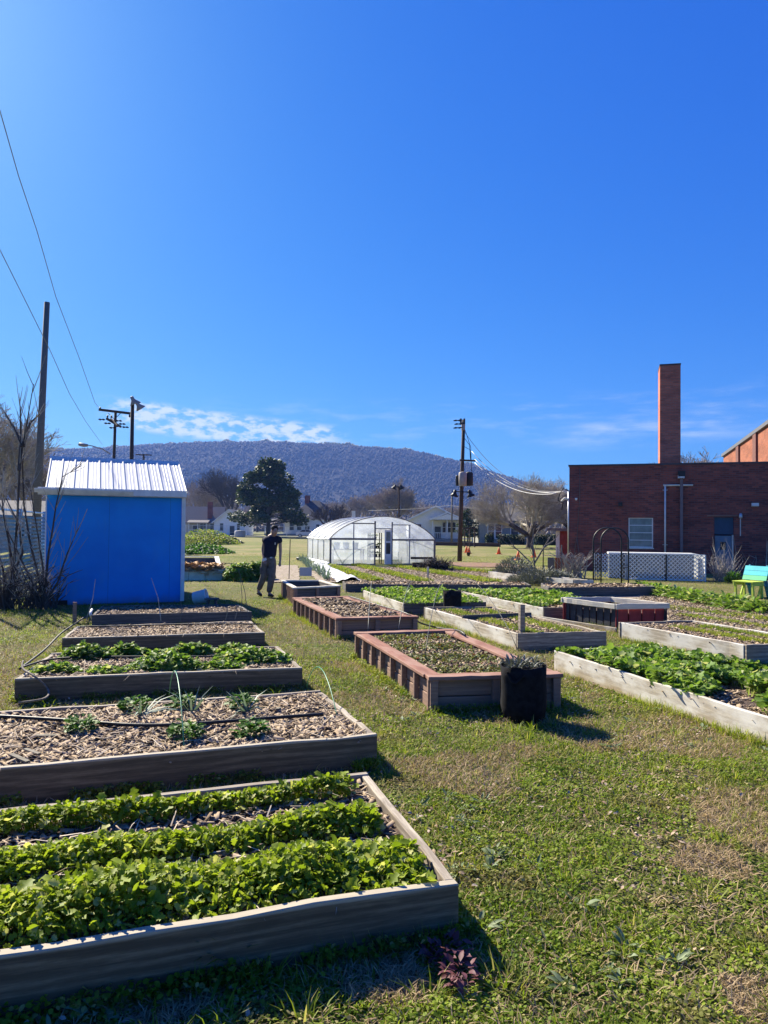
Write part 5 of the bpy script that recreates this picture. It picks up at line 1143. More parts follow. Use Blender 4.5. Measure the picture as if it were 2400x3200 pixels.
for px in (1420, 1470): lamp_head(root, K(px, 1545, -.1), (R(8), R(10 if px < 1450 else -18)), .72, 'rubber')
for x0, y0, x1, y1 in ((1449, 1366, 1470, 1440), (1450, 1395, 1472, 1440), (1452, 1340, 1474, 1480)):
    MB().tube([K(x0, y0, -.15), K((x0+x1)/2+8, (y0+y1)/2-12, -.15), K(x1, y1, -.15)], .014, 5).obj('jumper_cable', M['iron'], root)
top_r = b + t_
def cable(pts, r, mat, label):
    c = pts[0]; tag(MB().tube([p - c for p in pts], r, 5).obj('overhead_wire', M[mat], loc=c, smooth=True), label, 'wire', 'overhead wires')
def sag(a, b_, s_, n=24): return [a.lerp(b_, i/n) - Vector((0, 0, s_*4*(i/n)*(1-i/n))) for i in range(n+1)]
M['wire'] = plain('wire', (.22, .22, .24), .6, .1); M['wire_lt'] = plain('pale_wire', (.55, .54, .52), .5, .1)
E_ = D(1772, 1532, 31)
cable(sag(b + K(1452, 1350), E_, 1.0), .012, 'wire', 'thin dark service wire from the pole top to the brick building')
cable(sag(b + K(1474, 1410), E_ + Vector((0, 0, -.02)), .75), .016, 'wire_lt', 'pale service wire, second from the top, to the brick building')
cable(sag(b + K(1484, 1436), D(1768, 1535, 31), .62), .018, 'wire_lt', 'pale service wire, third from the top, to the brick building')
cable(sag(b + K(1484, 1446), D(1738, 1542, 31), .55), .018, 'wire_lt', 'lowest pale service wire to the brick building')
def wire_px(pts, Y0, Y1, label):
    n = len(pts); out = []
    for i, (px, py) in enumerate(pts):
        t = i/(n-1); out.append(D(px, py, 1/((1-t)/Y0 + t/Y1)))
    cable(out, .011, 'wire', label)
wire_px([(-40, 230), (0, 347), (58, 550), (116, 723), (174, 926), (246, 1114), (297, 1259), (311, 1276)], 14, 51.6, 'long sagging wire running up to the top left from the T-pole, upper one')
wire_px([(-40, 700), (0, 781), (87, 955), (159, 1100), (217, 1230), (268, 1317), (320, 1390)], 16, 51.6, 'long sagging wire running up to the left from the T-pole, lower one')
wire_px([(1150, 1596), (1300, 1590), (1400, 1580), (1440, 1583), (1560, 1600)], 90, 60, 'dark cable crossing behind the white porch house')
b = D(1246, 1700, 60); b.z = 0; root = thing('lamp_post', 'slim dark lamp post with two small lamps behind the greenhouse', 'lamp post', b); t_ = D(1247, 1520, 60) - b
MB().tube([(0, 0, 0), t_], .065, 8).obj('shaft', M['pole'], root); MB().bar(D(1232, 1522, 60) - b, D(1256, 1521, 60) - b, .07, .07).obj('lamp_arm', M['iron'], root)
for px in (1232, 1255): lamp_head(root, D(px, 1524, 60) - b, (0, R(25 if px < 1240 else -25)), .8, 'rubber')
b = P(1411, 1696); t_ = D(1413, 1540, b.y) - b; tag(MB().tube([(0, 0, 0), t_], [.13, .10], 8).obj('pale_pole', M['pole_grey'], loc=b, smooth=True), 'thin pale pole standing left behind the transformer pole', 'pole')
b = D(1206, 1660, 75); b.z = 0; root = thing('sign_board', 'white upright signboard on a post behind the greenhouse roof', 'sign', b); c = D(1100+3, 1614, 75) - b; 
root.location = D(1103, 1650, 75); root.location.z = 0; c = D(1105, 1613, 75) - Vector(root.location)
MB().box(c.x-.18, c.x+.18, -.05, .05, c.z-.45, c.z+.55).obj('board', M['white'], root); MB().tube([(0, 0, 0), (c.x, .06, c.z)], .06, 6).obj('post', M['metal'], root)

# ------------------------------------------------------------------ road, houses, car, cones
M['asphalt'] = plain('asphalt', (.20, .195, .19), .9, .15, 2)
mb = MB(); mb.add([(-260, 132, .03), (260, 132, .03), (260, 147, .03), (-260, 147, .03)], [(0, 1, 2, 3)]); tag(mb.obj('road', M['asphalt']), 'street running past the houses', kind='structure')
mb = MB(); mb.box(-260, 24, 131.2, 131.9, -.1, .16); tag(mb.obj('kerb', plain('kerb_stone', (.42, .4, .37), .9, .1)), 'kerb along the street', kind='structure')
def gable_house(name, label, loc, rz, Wd, Dp, hw, hrf, wall, roof, ax='x', wins=(), door=None, porch=None, chim=None, over=.4, hip=False, gable_win=False):
    root = thing(name, label, 'house', loc, rz); mb = MB(); mb.box(0, Wd, 0, Dp, -.1, hw)
    if ax == 'y': mb.add([(0, 0, hw), (Wd, 0, hw), (Wd/2, 0, hrf), (0, Dp, hw), (Wd, Dp, hw), (Wd/2, Dp, hrf)], [(0, 1, 2), (5, 4, 3)])
    elif not hip: mb.add([(0, 0, hw), (0, Dp, hw), (0, Dp/2, hrf), (Wd, 0, hw), (Wd, Dp, hw), (Wd, Dp/2, hrf)], [(2, 1, 0), (3, 4, 5)])
    mb.obj('wall', wall, root); o_ = over; mb = MB()
    if hip:
        i_ = Dp*.45; v_ = [(-o_, -o_, hw), (Wd+o_, -o_, hw), (Wd+o_, Dp+o_, hw), (-o_, Dp+o_, hw), (i_, Dp/2, hrf), (Wd-i_, Dp/2, hrf)]
        mb.add(v_, [(0, 1, 5, 4), (1, 2, 5), (2, 3, 4, 5), (3, 0, 4), (3, 2, 1, 0)])
    elif ax == 'y':
        sl = (hrf-hw)/(Wd/2)
        for s_ in (0, 1):
            x0 = -o_ if s_ == 0 else Wd+o_; z0 = hw - sl*o_
            v_ = [(x0, -o_, z0), (Wd/2, -o_, hrf), (Wd/2, Dp+o_, hrf), (x0, Dp+o_, z0)]; v2 = [(a, b, c+.14) for a, b, c in v_]
            mb.add(v_+v2, [(0, 3, 2, 1), (4, 5, 6, 7), (0, 1, 5, 4), (1, 2, 6, 5), (2, 3, 7, 6), (3, 0, 4, 7)])
        bb = MB()
        for x0, x1 in ((-o_, Wd/2), (Wd+o_, Wd/2)): bb.bar((x0, -o_-.03, hw-sl*o_+.05), (x1, -o_-.03, hrf+.05), .05, .22, up=(0, 0, 1))
        bb.obj('barge_board', M['white'], root)
    else:
        sl = (hrf-hw)/(Dp/2)
        for s_ in (0, 1):
            y0 = -o_ if s_ == 0 else Dp+o_; z0 = hw - sl*o_
            v_ = [(-o_, y0, z0), (Wd+o_, y0, z0), (Wd+o_, Dp/2, hrf), (-o_, Dp/2, hrf)]; v2 = [(a, b, c+.14) for a, b, c in v_]
            mb.add(v_+v2, [(0, 3, 2, 1), (4, 5, 6, 7), (0, 1, 5, 4), (1, 2, 6, 5), (2, 3, 7, 6), (3, 0, 4, 7)])
    mb.obj('roof', roof, root)
    for (x, z, w_, h_) in wins:
        wf = thing('window', None, None, (x, -.04, z)); wf.parent = root
        f_ = MB().box(-.1, 0, -.04, .03, -.1, h_+.1).box(w_, w_+.1, -.04, .03, -.1, h_+.1).box(0, w_, -.04, .03, h_, h_+.1).box(0, w_, -.04, .03, -.1, 0).box(0, w_, -.03, .0, h_/2-.03, h_/2+.03)
        if w_ > 1.2: f_.box(w_/2-.05, w_/2+.05, -.035, .02, 0, h_/2-.03).box(w_/2-.05, w_/2+.05, -.035, .02, h_/2+.03, h_)
        f_.obj('frame', M['white'], wf); MB().box(.001, w_-.001, -.01, .02, .001, h_-.001).obj('pane', M['glass'], wf)
    if door:
        x, w_, h_ = door; MB().box(x-.1, x+w_+.1, -.03, -.001, 0, h_+.1).obj('door_frame', M['white'], root); MB().box(x, x+w_, -.06, -.031, .02, h_).obj('door', plain('dark_door', (.07, .075, .08), .5, .1), root)
    if porch:
        x0, x1, d_, h_, gab = porch
        MB().box(x0, x1, -d_, -.07, 0, .45).obj('porch_floor', plain('porch_grey', (.25, .26, .26), .8, .1), root)
        npst = 3
        for k in range(npst):
            x = x0+.1 + (x1-x0-.2)*k/(npst-1); MB().box(x-.08, x+.08, -d_+.02, -d_+.18, .451, h_).obj('porch_post', M['white'], root)
        mb = MB(); mb.box(x0+.2, x1-.2, -d_+.07, -d_+.12, 1.2, 1.28)
        nb_ = int((x1-x0)/.25)
        for k in range(nb_): mb.box(x0+.25+k*.25, x0+.29+k*.25, -d_+.07, -d_+.11, .5, 1.2)
        mb.obj('railing', M['white'], root); c = (x0+x1)/2
        if gab:
            mb = MB().add([(x0-.3, -d_-.3, h_), (x1+.3, -d_-.3, h_), (c, -d_-.3, h_+gab), (x0-.3, -.01, h_), (x1+.3, -.01, h_), (c, -.01, h_+gab)], [(0, 1, 2), (0, 2, 5, 3), (1, 4, 5, 2), (0, 3, 4, 1)]); mb.obj('porch_roof', roof, root)
            bb = MB().bar((x0-.35, -d_-.34, h_), (c, -d_-.34, h_+gab+.05), .05, .2).bar((x1+.35, -d_-.34, h_), (c, -d_-.34, h_+gab+.05), .05, .2); bb.obj('barge_board', M['white'], root)
            MB().add([(x0-.1, -d_-.31, h_+.05), (x1+.1, -d_-.31, h_+.05), (c, -d_-.31, h_+gab-.15)], [(0, 1, 2)]).obj('porch_gable', wall, root)
        else: MB().prism([(-d_-.3, h_), (0-.01, h_), (-.01, h_+.7), (-d_-.3, h_+.15)], x0-.3, x1+.3, 'x').obj('porch_roof', roof, root)
    if chim:
        x, y, w_, z0, z1 = chim; MB().box(x, x+w_, y, y+w_, z0, z1).obj('chimney', M['brick'], root)
    return root
def at(px, Y): q = D(px, 1660, Y); return (q.x, q.y, 0)
s_ = 1.0
gable_house('house', 'white house with a front gable and curved porch left of the magnolia', at(668, 158), R(-4), 6.8, 8, 2.9, 5.6, M['siding'], M['shingle'], 'y', wins=((1.4, 1.0, .7, 1.6), (5.2, 1.0, .6, 1.4)), door=(3.6, 1.0, 2.1))
gable_house('house', 'low grey-roofed house with a brick chimney stack just right of the shed', at(560, 160), R(3), 9.0, 9, 2.9, 6.3, M['siding_tan'], M['shingle'], 'x', wins=((4.6, 1.0, 1.4, 1.5), (6.8, 1.0, 1.0, 1.5)), door=(3.0, 1.0, 2.1), porch=(2.4, 6.4, 2.0, 2.6, 0), chim=(6.0, .8, 1.0, 2.0, 7.4))
gable_house('house', 'white house with steep dark hipped roof behind the magnolia tree', at(890, 165), R(-14), 11, 10, 3.7, 8.2, M['siding'], plain('dark_shingles', (.055, .055, .07), .9, .2, 6), 'x', wins=((1.2, 1.2, 1.0, 1.8), (3.0, 1.2, 1.0, 1.8), (7.6, 1.2, .8, 1.4), (9.4, 1.2, .8, 1.3)), door=(5.0, 1.0, 2.2), porch=(-4, 5.5, 2.4, 3.1, 0), hip=True, chim=(3.2, 4.2, 1.0, 5, 9.4))
gable_house('house', 'white porch house with two nested front gables right of the greenhouse', at(1276, 101), R(0), 7.6, 9, 3.0, 4.9, plain('cream_siding', (.80, .78, .72), .8, .06), M['shingle'], 'y', wins=((1.0, 1.2, .8, 1.2), (4.8, 1.3, .45, 1.4), (5.3, 1.3, .8, 1.4), (6.15, 1.3, .45, 1.4)), door=(3.7, .85, 2.1), porch=(3.2, 7.4, 1.8, 3.0, 1.0))
q = at(1450, 96); 
gable_house('house', 'grey bungalow with white-framed windows behind the spreading bare tree', at(1500, 88), R(0), 7.5, 8, 2.9, 4.8, plain('grey_siding', (.27, .27, .25), .8, .1), plain('brown_shingles', (.12, .11, .10), .9, .2), 'x', wins=((1.0, .7, .7, 1.7), (1.9, .7, .7, 1.7), (5.0, .8, .8, 1.5), (6.0, .8, .8, 1.5)), door=(3.8, .85, 2.1))
gable_house('house', 'weathered grey clapboard house at the far left behind the slatted fence', at(-120, 46), R(14), 6.2, 6, 2.2, 3.2, M['siding_tan'], M['shingle'], 'x', wins=((1.0, .9, .7, 1.0), (3.2, .9, .5, 1.0), (4.9, .9, .6, 1.0)), door=(4.1, .6, 1.9), over=.25)
gable_house('house', 'small dark-roofed garage between the shed and the tall grey pole', at(170, 60), R(10), 5, 5, 2.3, 3.6, M['siding_tan'], M['shingle'], 'x', wins=((1.2, .9, .8, .9),), over=.25)
# hedge, low wall, swing frame
for x0, x1, lb in ((1518, 1540, 'clipped dark hedge left of the front step of the grey bungalow'), (1556, 1640, 'clipped dark hedge in front of the grey bungalow, beside the bare tree'), (1672, 1745, 'clipped dark hedge right of the bare tree trunk')):
    a, b = D(x0, 1690, 84), D(x1, 1690, 84); n = 2500; pos = np.c_[U(n, a.x, b.x), U(n, 83.4, 84.6), U(n, 0, 1.15)]
    l = U(n, .08, .2); root = npmesh('hedge', [inst('oval', pos, U(n, 0, 6.28), U(n, -1, 1), U(n, -1, 1), l*.5, l)], leafm('hedge_leaf', (.012, .03, .012), (.03, .06, .02), trans=.1)); tag(root, lb, 'hedge')
a, b = D(1330, 1700, 76), D(1562, 1700, 72); a.z = b.z = 0
tag(MB().bar((0, 0, .12), (b.x-a.x, b.y-a.y, .12), .5, .5).obj('low_wall', M['pole'], loc=a), 'low dark timber retaining wall across the lawn', 'wall')
root = thing('swing_frame', 'dark wooden swing frame behind the transformer pole', 'swing', D(1468, 1700, 70).xy.to_3d())
for i, px in enumerate((1452, 1468, 1483)): q = D(px, 1690, 70); MB().bar((q.x-root.location.x, 0, 0), (q.x-root.location.x, 0, 1.75), .12, .12).obj('post', M['pole'], root)
q0, q1 = D(1446, 1690, 70), D(1490, 1690, 70); MB().bar((q0.x-root.location.x, 0, 1.82), (q1.x-root.location.x, 0, 1.82), .14, .13).obj('beam', M['pole'], root)
b = P(1464, 1738); root = thing('hanging_bucket', 'black bucket on the lawn right of the transformer pole', 'bucket', b); MB().lathe([(.08, 0), (.13, .22), (.14, .24), (.12, .23), (.07, .02)], n=14).obj('bucket', M['rubber'], root, smooth=True)
MB().tube([(.13*math.cos(a_), 0, .23+.16*math.sin(a_)) for a_ in [math.pi*i/8 for i in range(9)]], .01, 5).obj('handle', M['iron'], root)
orange = plain('cone_orange', (.75, .14, .03), .6, .1)
for i, (px, py, lb) in enumerate([(1465, 1730, 'orange traffic cone just right of the transformer pole'), (1559, 1732, 'orange traffic cone in the middle of the lawn'), (1619, 1750, 'orange traffic cone nearest the camera, left of the bare sapling'), (1669, 1742, 'orange traffic cone behind the bare sapling stems'), (1458, 1727, 'orange traffic cone half hidden at the transformer pole')]):
    b = P(px, py); root = thing('traffic_cone', lb, 'traffic cone', b, group='orange cones on the lawn'); h_ = .48
    MB().box(-.19, .19, -.19, .19, 0, .04).obj('base', orange, root, bevel=.01); MB().lathe([(.14, .041), (.035, h_), (.02, h_)], n=14).obj('cone', orange, root, smooth=True)
# car
def car():
    c = D(961, 1660, 139); c.z = 0; root = thing('parked_car', 'white sedan parked on the street left of the greenhouse', 'car', c, R(0)); L = 4.3; mw = plain('car_white', (.62, .63, .65), .3, .03, spec=.6)
    prof = [(-L/2, .35), (-L/2, .72), (-L/2+.15, .92), (-1.55, 1.0), (-.95, 1.40), (.35, 1.43), (1.15, 1.02), (L/2-.2, .88), (L/2, .65), (L/2, .35)]
    mb = MB(); vs = []; 
    for y_, s_ in ((-.86, 1), (-.9, 1), (.9, 1), (.86, 1)): vs += [(x, y_ * (1 - .22*max(0, (z-.95)/.5)), z) for x, z in prof]
    n = len(prof); fs = [(k*n+i, (k)*n+(i+1) % n, (k+1)*n+(i+1) % n, (k+1)*n+i) for k in range(3) for i in range(n)] + [tuple(range(n))[::-1], tuple(range(3*n, 4*n))]
    mb.add(vs, fs); mb.obj('body', mw, root)
    for s_ in (-1, 1):
        y1, y2 = s_*.905, s_*.745
        for w_ in (((-1.42, 1.03), (-.35, 1.03), (-.38, 1.37), (-.92, 1.36)), ((-.27, 1.03), (.98, 1.04), (.33, 1.37), (-.30, 1.38))):
            mb = MB(); vs = [(x, s_*(.9*(1-.22*(z-.95)/.5)+.012), z) for x, z in w_]; mb.add(vs, [(0, 1, 2, 3)]); mb.obj('window', M['glass'], root)
        for x_ in (-1.35, 1.35):
            wh = thing('wheel', None, None, (x_, s_*.84, .32)); wh.parent = root; A_ = Matrix.Rotation(R(90), 3, 'X')
            MB().lathe([(.2, -.1), (.31, -.1), (.33, -.05), (.33, .05), (.31, .1), (.2, .1)], n=18, ax=A_).obj('tyre', M['rubber'], wh, smooth=True); MB().lathe([(.02, -.11), (.2, -.105), (.2, .105), (.02, .11)], n=14, ax=A_).obj('rim', M['metal'], wh)
    for y_ in (-.6, .6): MB().box(L/2-.03, L/2+.02, y_-.18, y_+.18, .62, .76).obj('headlight', M['pane'], root); MB().box(-L/2-.02, -L/2+.03, y_-.18, y_+.18, .68, .84).obj('tail_light', plain('red_lens', (.3, .02, .02), .3, .05), root)
car()
b = D(750, 1660, 128); b.z = 0; tag(MB().lathe([(.9, 0), (.95, .1), (.95, 1.0), (.8, 1.15), (.1, 1.2)], n=20).obj('concrete_block', plain('pale_concrete', (.42, .42, .44), .9, .1), loc=b, smooth=True), 'pale round concrete block at the edge of the street', 'concrete block')
# chain-link fence along the street
for i in range(14):
    x_ = -58 + i*4.2; root = thing('fence_post', 'thin metal post of the wire fence along the street', 'fence post', (x_, 150, 0), group='posts of the street fence'); MB().tube([(0, 0, 0), (0, 0, 2.1)], .06, 6).obj('post', M['metal'], root)
tag(MB().bar((-58, 150.1, 2.05), (-3.4, 150.1, 2.05), .06, .06).bar((-58, 150.1, .7), (-3.4, 150.1, .7), .04, .04).obj('fence_rail', M['metal']), 'metal rails of the wire fence along the street', 'fence rail')

# ------------------------------------------------------------------ slatted fence at left
def slat_fence():
    a = Vector((-7.35, 13.3, 0)); b = Vector((-11.4, 27.5, 0)); d = (b-a); L = d.length; rz = math.atan2(d.y, d.x); root = thing('slatted_fence', 'pale grey fence of narrow horizontal slats left of the blue shed', 'fence', a, rz)
    ms = plain('grey_slats', (.24, .225, .21), .8, .15, 3); np_ = 6
    for k in range(np_): MB().tube([(L*k/(np_-1), 0, 0), (L*k/(np_-1), 0, 1.98)], .045, 8).obj('post', M['metal'], root, smooth=True)
    MB().tube([(0, 0, 1.93), (L, 0, 1.93)], .025, 6).obj('top_rail', M['metal'], root)
    mb = MB(); nsl = 20
    for k in range(nsl):
        z = .06 + k*.09
        for j in range(24):
            x0 = L*j/24; x1 = L*(j+1)/24; w0 = .008*math.sin(k*2.1+j*1.3); w1 = .008*math.sin(k*2.1+(j+1)*1.3)
            mb.add([(x0, -.05, z+w0), (x1, -.05, z+w1), (x1, -.03, z+.055+w1), (x0, -.03, z+.055+w0)], [(0, 1, 2, 3)])
    mb.obj('slats', ms, root)
slat_fence()

# ------------------------------------------------------------------ trees
def grow(mb, p, d, L, r, depth, cfg, rr, sides=5):
    n = 3 if depth > 1 else 2
    pts = [p]; rad = [r]; q = p.copy(); dd = d.copy()
    for i in range(n):
        j = cfg['wob'] * (1 + (cfg['depth']-depth)*.15)
        dd = (dd + Vector((rr.uniform(-j, j), rr.uniform(-j, j), rr.uniform(-j, j)+cfg['up']))).normalized()
        q = q + dd*L/n; pts.append(q.copy()); rad.append(max(cfg['rmin'], r*(1-(1-cfg['taper'])*(i+1)/n)))
    mb.tube(pts, rad, sides if depth > 2 else 3, cap=False)
    if depth == 0: return
    k = rr.choice(cfg['kids'])
    for i in range(k):
        t = 1.0 if i == 0 else rr.uniform(.35, 1.0); idx = min(n, max(1, round(t*n))); bp = pts[idx]
        ang = rr.uniform(*cfg['spread']) * (.5 if i == 0 else 1); az_ = rr.uniform(0, 6.28)
        x = dd.cross(Vector((0, 0, 1))); x = x.normalized() if x.length > .1 else Vector((1, 0, 0)); y = dd.cross(x)
        nd = (dd*math.cos(ang) + (x*math.cos(az_)+y*math.sin(az_))*math.sin(ang)).normalized()
        grow(mb, bp, nd, L*rr.uniform(*cfg['len']), max(cfg['rmin'], rad[idx]*cfg['rk']), depth-1, cfg, rr, max(3, sides-1))
def bare_tree(name, label, loc, h, seed, r0, depth=6, kids=(3, 3, 4), spread=(.35, .8), trunk=.2, mat='twig', group=None, rmin=.012, forks=4, fan=.75, up=.05, first=.3, wob=.16):
    rr = random.Random(seed); root = thing(name, label, 'tree', loc, rr.uniform(0, 6.28) if group else 0, group)
    cfg = dict(wob=wob, up=up, rmin=rmin, taper=.72, kids=kids, spread=spread, len=(.66, .86), rk=.68, depth=depth)
    ht = h*trunk; t = MB(); t.tube([(0, 0, -.1), (0, 0, ht*.1), (.03, 0, ht*.5), (0, 0, ht)], [r0*1.5, r0*1.1, r0*.95, r0*.95], 10); c = MB()
    for i in range(forks):
        az_ = 6.28*i/forks + rr.uniform(-.4, .4); an = fan*rr.uniform(.55, 1.1); d = Vector((math.sin(an)*math.cos(az_), math.sin(an)*math.sin(az_), math.cos(an)))
        L = h*first*rr.uniform(.85, 1.1); q = Vector((0, 0, ht*rr.uniform(.8, 1))); pts = [q]; dd = d
        for k in range(3): dd = (dd + Vector((rr.uniform(-.12, .12), rr.uniform(-.12, .12), .02))).normalized(); pts.append(pts[-1] + dd*L/3)
        t.tube(pts, [r0*.72, r0*.6, r0*.52, r0*.45], 7)
        for bp in pts[2:]:
            for _ in range(2): 
                nd = (dd + Vector((rr.uniform(-.7, .7), rr.uniform(-.7, .7), rr.uniform(-.2, .6)))).normalized(); grow(c, bp, nd, L*.62, r0*.4, depth-1, cfg, rr)
    t.obj('trunk', M['bark'], root, smooth=True); c.obj('branches', M[mat], root); return root
q = P(1655, 1712); bare_tree('bare_tree', 'large spreading bare tree with fine grey twigs, left of the brick building', q, 7.6, 5, .32, depth=6, kids=(3, 3, 4), trunk=.17, forks=7, fan=1.15, rmin=.008, first=.30, spread=(.35, .75), up=.05)
q = D(1800, 1660, 70); q.z = 0; bare_tree('bare_tree', 'bare tree overlapping behind the left corner of the brick building', q, 6.6, 15, .24, depth=6, kids=(3, 3, 4), trunk=.2, forks=5, fan=.9, rmin=.013)
q = D(718, 1660, 195); q.z = 0; bare_tree('bare_tree', 'dark bare tree with a fan of limbs above the white gabled house', q, 17.5, 8, .5, depth=5, mat='bark', forks=5, fan=.6, trunk=.25, rmin=.035)
q = D(640, 1660, 205); q.z = 0; bare_tree('bare_tree', 'pale bare tree between the shed and the darker fan-shaped tree', q, 16, 9, .4, depth=5, mat='twig_far', forks=5, fan=.6, trunk=.2, rmin=.03)
q = D(1035, 1660, 150); q.z = 0; bare_tree('bare_tree', 'small pollarded bare tree right of the dark hipped roof', q, 7.5, 21, .35, depth=4, mat='bark', kids=(3, 3), forks=6, fan=.95, rmin=.05)
q = D(1235, 1660, 180); q.z = 0; bare_tree('bare_tree', 'pale rounded bare tree behind the slim lamp post', q, 12.5, 22, .4, depth=6, mat='twig_far', forks=5, fan=.8, rmin=.035)
q = D(-60, 1660, 40); q.z = 0; bare_tree('bare_tree', 'bare tree at the far left edge behind the slatted fence', q, 8.4, 30, .22, depth=6, mat='twig', forks=4, fan=.6, rmin=.012)
q = D(60, 1660, 75); q.z = 0; bare_tree('bare_tree', 'greyish bare tree behind the tall grey pole', q, 9.5, 31, .25, depth=6, mat='twig_far', forks=5, fan=.7, rmin=.02)
# far bare trees: a few shapes, copied
protos = []
rr = random.Random(99)
spots = []
for i in range(44):
    px = rr.uniform(-150, 1800); Y_ = rr.uniform(215, 420); spots.append((px, Y_))
for px in (2005, 2120, 2150, 2190, 2230, 2260, 2020, 2290): spots.append((px, 130))
for i, (px, Y_) in enumerate(spots):
    q = D(px, 1660, Y_); q.z = 0; s_ = rr.uniform(.75, 1.2)
    if i < 4:
        o = bare_tree('bare_tree', 'brown leafless tree in the wooded strip beyond the houses', q, 13, 200+i, .35, depth=5, mat='twig_far', forks=5, fan=.7, rmin=.03, kids=(3, 4), group='leafless trees beyond the houses'); protos.append(o)
    else: o = copy_tree(protos[i % 4]); o.location = q
    if px >= 2000: s_ = 1.22 if px > 2100 else 1.02; o['group'] = 'leafless tree tops over the flat roof'; o['label'] = 'leafless tree whose top shows over the flat roof of the brick building'
    o.scale = (s_*1.15, s_*1.15, s_); o.rotation_euler[2] = rr.uniform(0, 6.28)
# distant scrub mass
n = 26000; xx = U(n, -520, 420); yy = U(n, 330, 620); zz = U(n, 0, 1)**1.4*(6 + 9*fbm(xx, yy, .02, 5)); pos = np.c_[xx, yy, zz]; s_ = U(n, .5, 1.6)
sc_m = island('scrub', [(.10, .085, .07), (.17, .14, .12), (.21, .17, .14), (.08, .08, .05), (.13, .11, .10)])
tag(npmesh('distant_wood', [inst('octa', pos, U(n, 0, 6.28), U(n, -.4, .4), U(n, -.4, .4), s_, s_, s_*1.3)], sc_m), 'brown mass of leafless woodland at the foot of the ridge', 'woodland', kind='stuff')
# magnolia
def leafy_tree(name, label, loc, h, w_, seed, mat, n, leaf):
    rg = np.random.default_rng(seed); root = thing(name, label, 'tree', loc); tr = MB(); tr.tube([(0, 0, -.1), (0, 0, h*.1), (.1, 0, h*.5), (0, 0, h*.93)], [h*.033, h*.026, h*.018, .05], 10)
    cl = []; 
    for k in range(78):
        t = rg.uniform(.12, 1); prof_ = (1 - t)**.75*1.05 + .10; r = w_/2*prof_*rg.uniform(.35, 1.0); a = rg.uniform(0, 6.28); z = h*(.10 + .88*t) ; cl.append((r*math.cos(a), r*math.sin(a), z, rg.uniform(.6, 1.15)*w_*.095))
        tr.tube([(0, 0, max(.1, z-h*.06)), (r*math.cos(a)*.5, r*math.sin(a)*.5, z-h*.02), (r*math.cos(a), r*math.sin(a), z)], [h*.009, h*.006, .03], 4, cap=False)
    tr.obj('trunk', M['bark'], root, smooth=True); cl = np.array(cl); id_ = rg.integers(0, len(cl), n); c = cl[id_]
    v_ = rg.normal(0, 1, (n, 3)); v_ /= np.linalg.norm(v_, axis=1)[:, None]; rr_ = c[:, 3:4]*rg.uniform(.35, 1.1, (n, 1))**.7; pos = c[:, :3] + v_*rr_*np.array([[1.25, 1.25, .75]])
    l = rg.uniform(*leaf, n); th = np.arctan2(v_[:, 1], v_[:, 0]) - 1.57
    npmesh('crown', [inst('oval', pos, th + rg.uniform(-1, 1, n), rg.uniform(-.6, 1, n), rg.uniform(-.8, .8, n), l*.42, l)], M[mat], root); return root
q = D(838, 1668, 128); q.z = 0; leafy_tree('magnolia_tree', 'large dark glossy evergreen tree in front of the hipped-roof house', q, 13.6, 13.5, 4, 'mag', 17000, (.3, .62))
q = D(1462, 1660, 90); q.z = 0; leafy_tree('evergreen_tree', 'small dark evergreen behind the swing frame', q, 4.2, 3.2, 6, 'mag', 2500, (.15, .3))
# mounds with scrub left of the person
for px, py, rx_, rz_, lb, mt in ((640, 1700, 3.4, 1.5, 'overgrown grassy mound beside the shed, with dark scrub on it', 'clover'), (620, 1728, 2.2, .55, 'low dark patch of scrub nearer the straw-filled frame', 'greens_dk'), (685, 1698, 2.4, 1.0, 'dark bush on the side of the grassy mound', 'hedge')):
    c = P(px, py); n = 5000; th = U(n, 0, 6.28); r = np.sqrt(U(n)); pos = np.c_[c.x + rx_*r*np.cos(th), c.y + rx_*1.3*r*np.sin(th), rz_*(1-r**2)*U(n, .0, 1)]; l = U(n, .08, .22)
    tag(npmesh('scrub_mound', [inst('oval', pos, U(n, 0, 6.28), U(n, -.5, 1), U(n, -.6, .6), l*.4, l)], M[mt] if mt in M else MC['hedge_leaf']), lb, 'shrub')
